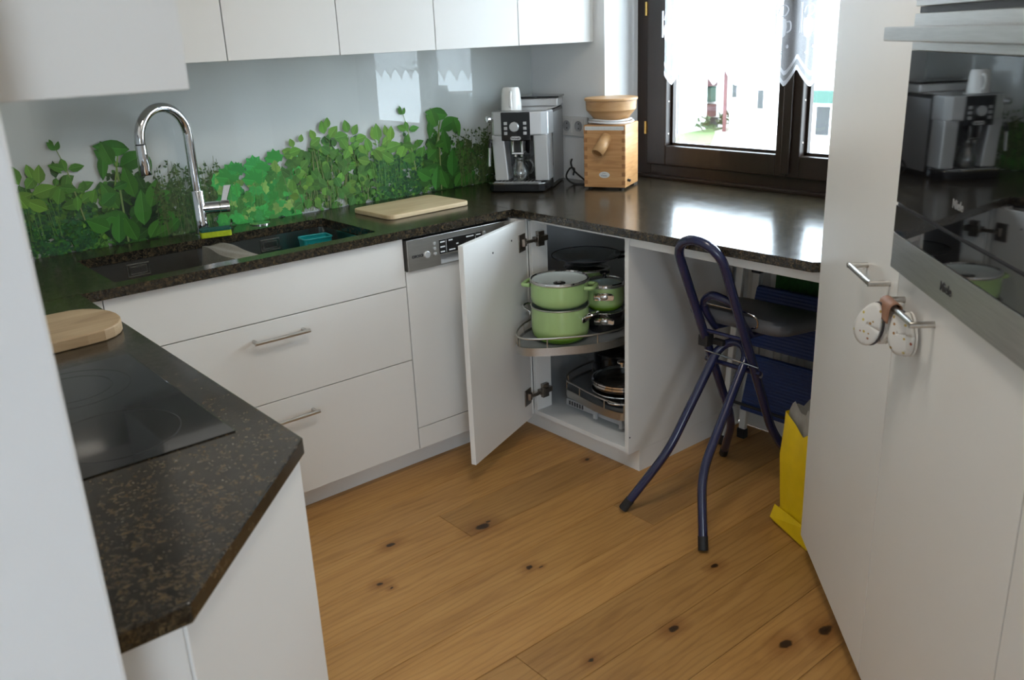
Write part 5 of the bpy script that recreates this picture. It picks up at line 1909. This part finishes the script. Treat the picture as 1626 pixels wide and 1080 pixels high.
def cur(z_of):
    def f(u, v):
        y = 1.235 + (2.452 - 1.235) * u
        z0 = z_of(y)
        z = z0 + (1.98 - z0) * v
        return (CXx + .006 * math.sin(y * 2 * math.pi / PERC + 1.1) + .003 * math.sin(y * 23), y, z)
    return f


obj('voile', MB().grid(cur(hem), 144, 6), 'sheer', t, world=True)
bd_ = MB()


def border(off, wd):
    def f(u, v):
        y = 1.235 + (2.452 - 1.235) * u
        return (CXx + .006 * math.sin(y * 2 * math.pi / PERC + 1.1) + .003 * math.sin(y * 23) - .0012, y, hem(y) + off + wd * v)
    return f


obj('hem_border', MB().grid(border(-.001, .018), 144, 2), 'lace', t, world=True)
obj('hem_stripe', MB().grid(border(.036, .016), 144, 1), 'lace', t, world=True)


def cx_at(y):
    return CXx + .006 * math.sin(y * 2 * math.pi / PERC + 1.1) + .003 * math.sin(y * 23) - .003


for kk in range(-2, 6):
    yc_ = 1.900 + kk * PERC * 1.0 + .012
    if not 1.27 < yc_ < 2.45:
        continue
    em = MB()
    em.tube([(cx_at(yc_ + .030), yc_ + .030, z) for z in (1.47, 1.52, 1.57)], .0035, 6)
    em.tube(spline([(cx_at(yc_), yc_ + .022, 1.535), (cx_at(yc_), yc_ + .014, 1.558), (cx_at(yc_), yc_ - .006, 1.562), (cx_at(yc_), yc_ - .018, 1.548), (cx_at(yc_), yc_ - .008, 1.53), (cx_at(yc_), yc_ + .010, 1.525)], 5), .0025, 6)
    em.add([(cx_at(yc_) - .001, yc_ + a * .001, z) for a, z in ((22, 1.515), (24, 1.49), (18, 1.462), (4, 1.452), (-10, 1.462), (-16, 1.49), (-12, 1.515), (4, 1.522))], [tuple(range(8))])
    em.tube(spline([(cx_at(yc_), yc_ - .014, 1.508), (cx_at(yc_), yc_ - .028, 1.506), (cx_at(yc_), yc_ - .030, 1.482), (cx_at(yc_), yc_ - .016, 1.472)], 5), .003, 6)
    em.tube([(cx_at(yc_), yc_ + .006 + .006 * math.cos(a), 1.405 + .004 * math.sin(a)) for a in [k * .785 for k in range(8)]], .002, 5, closed=True)
    em.tube([(cx_at(yc_), yc_ - .02 + .003 * math.cos(a), 1.425 + .005 * math.sin(a)) for a in [k * .785 for k in range(8)]], .002, 5, closed=True)
    e_ = obj('embroidery', em, 'lace', t, world=True)
    e_['kind'] = 'stuff'
obj('curtain_rod', MB().tube([(CXx, 1.225, 1.985), (CXx, 2.50, 1.985)], .004, 8), 'socket', t, world=True)
for y in (1.25, 1.86, 2.48):
    obj('rod_hook', MB().tube([(CXx, y, 1.985), (2.889, y, 1.985)], .003, 6), 'socket', t, world=True)

# ================================================================== ceiling lamp added out of view to brighten the kitchen
def glow(name, col, strength):
    t_ = NT(name)
    t_.b.inputs['Emission Color'].default_value = col
    t_.b.inputs['Emission Strength'].default_value = strength
    nz_ = t_.n('ShaderNodeTexNoise', Scale=3.0)
    r_ = t_.ramp([(0.3, (0.80, 0.79, 0.76, 1)), (0.7, (0.82, 0.81, 0.78, 1))])
    t_.l(nz_, 'Fac', r_, 'Fac')
    t_.l(r_, 'Color', t_.b, 'Base Color')
    return t_.m


M['fill_glow'] = glow('fill_lamp_diffuser', (1.0, 0.91, 0.79, 1), 17.0)
t = thing('added_fill_lamp', 'added round ceiling lamp, out of view, as fill light for the kitchen', 'lamp', (1.05, 1.05, 2.5))
obj('base', MB().lathe([(0, -.001), (.225, -.001), (.225, -.022), (.215, -.030), (0, -.030)], seg=40), 'white', t)
obj('diffuser', MB().lathe([(0, -.0305), (.205, -.0305), (.200, -.050), (.12, -.066), (0, -.070)], seg=40), 'fill_glow', t)
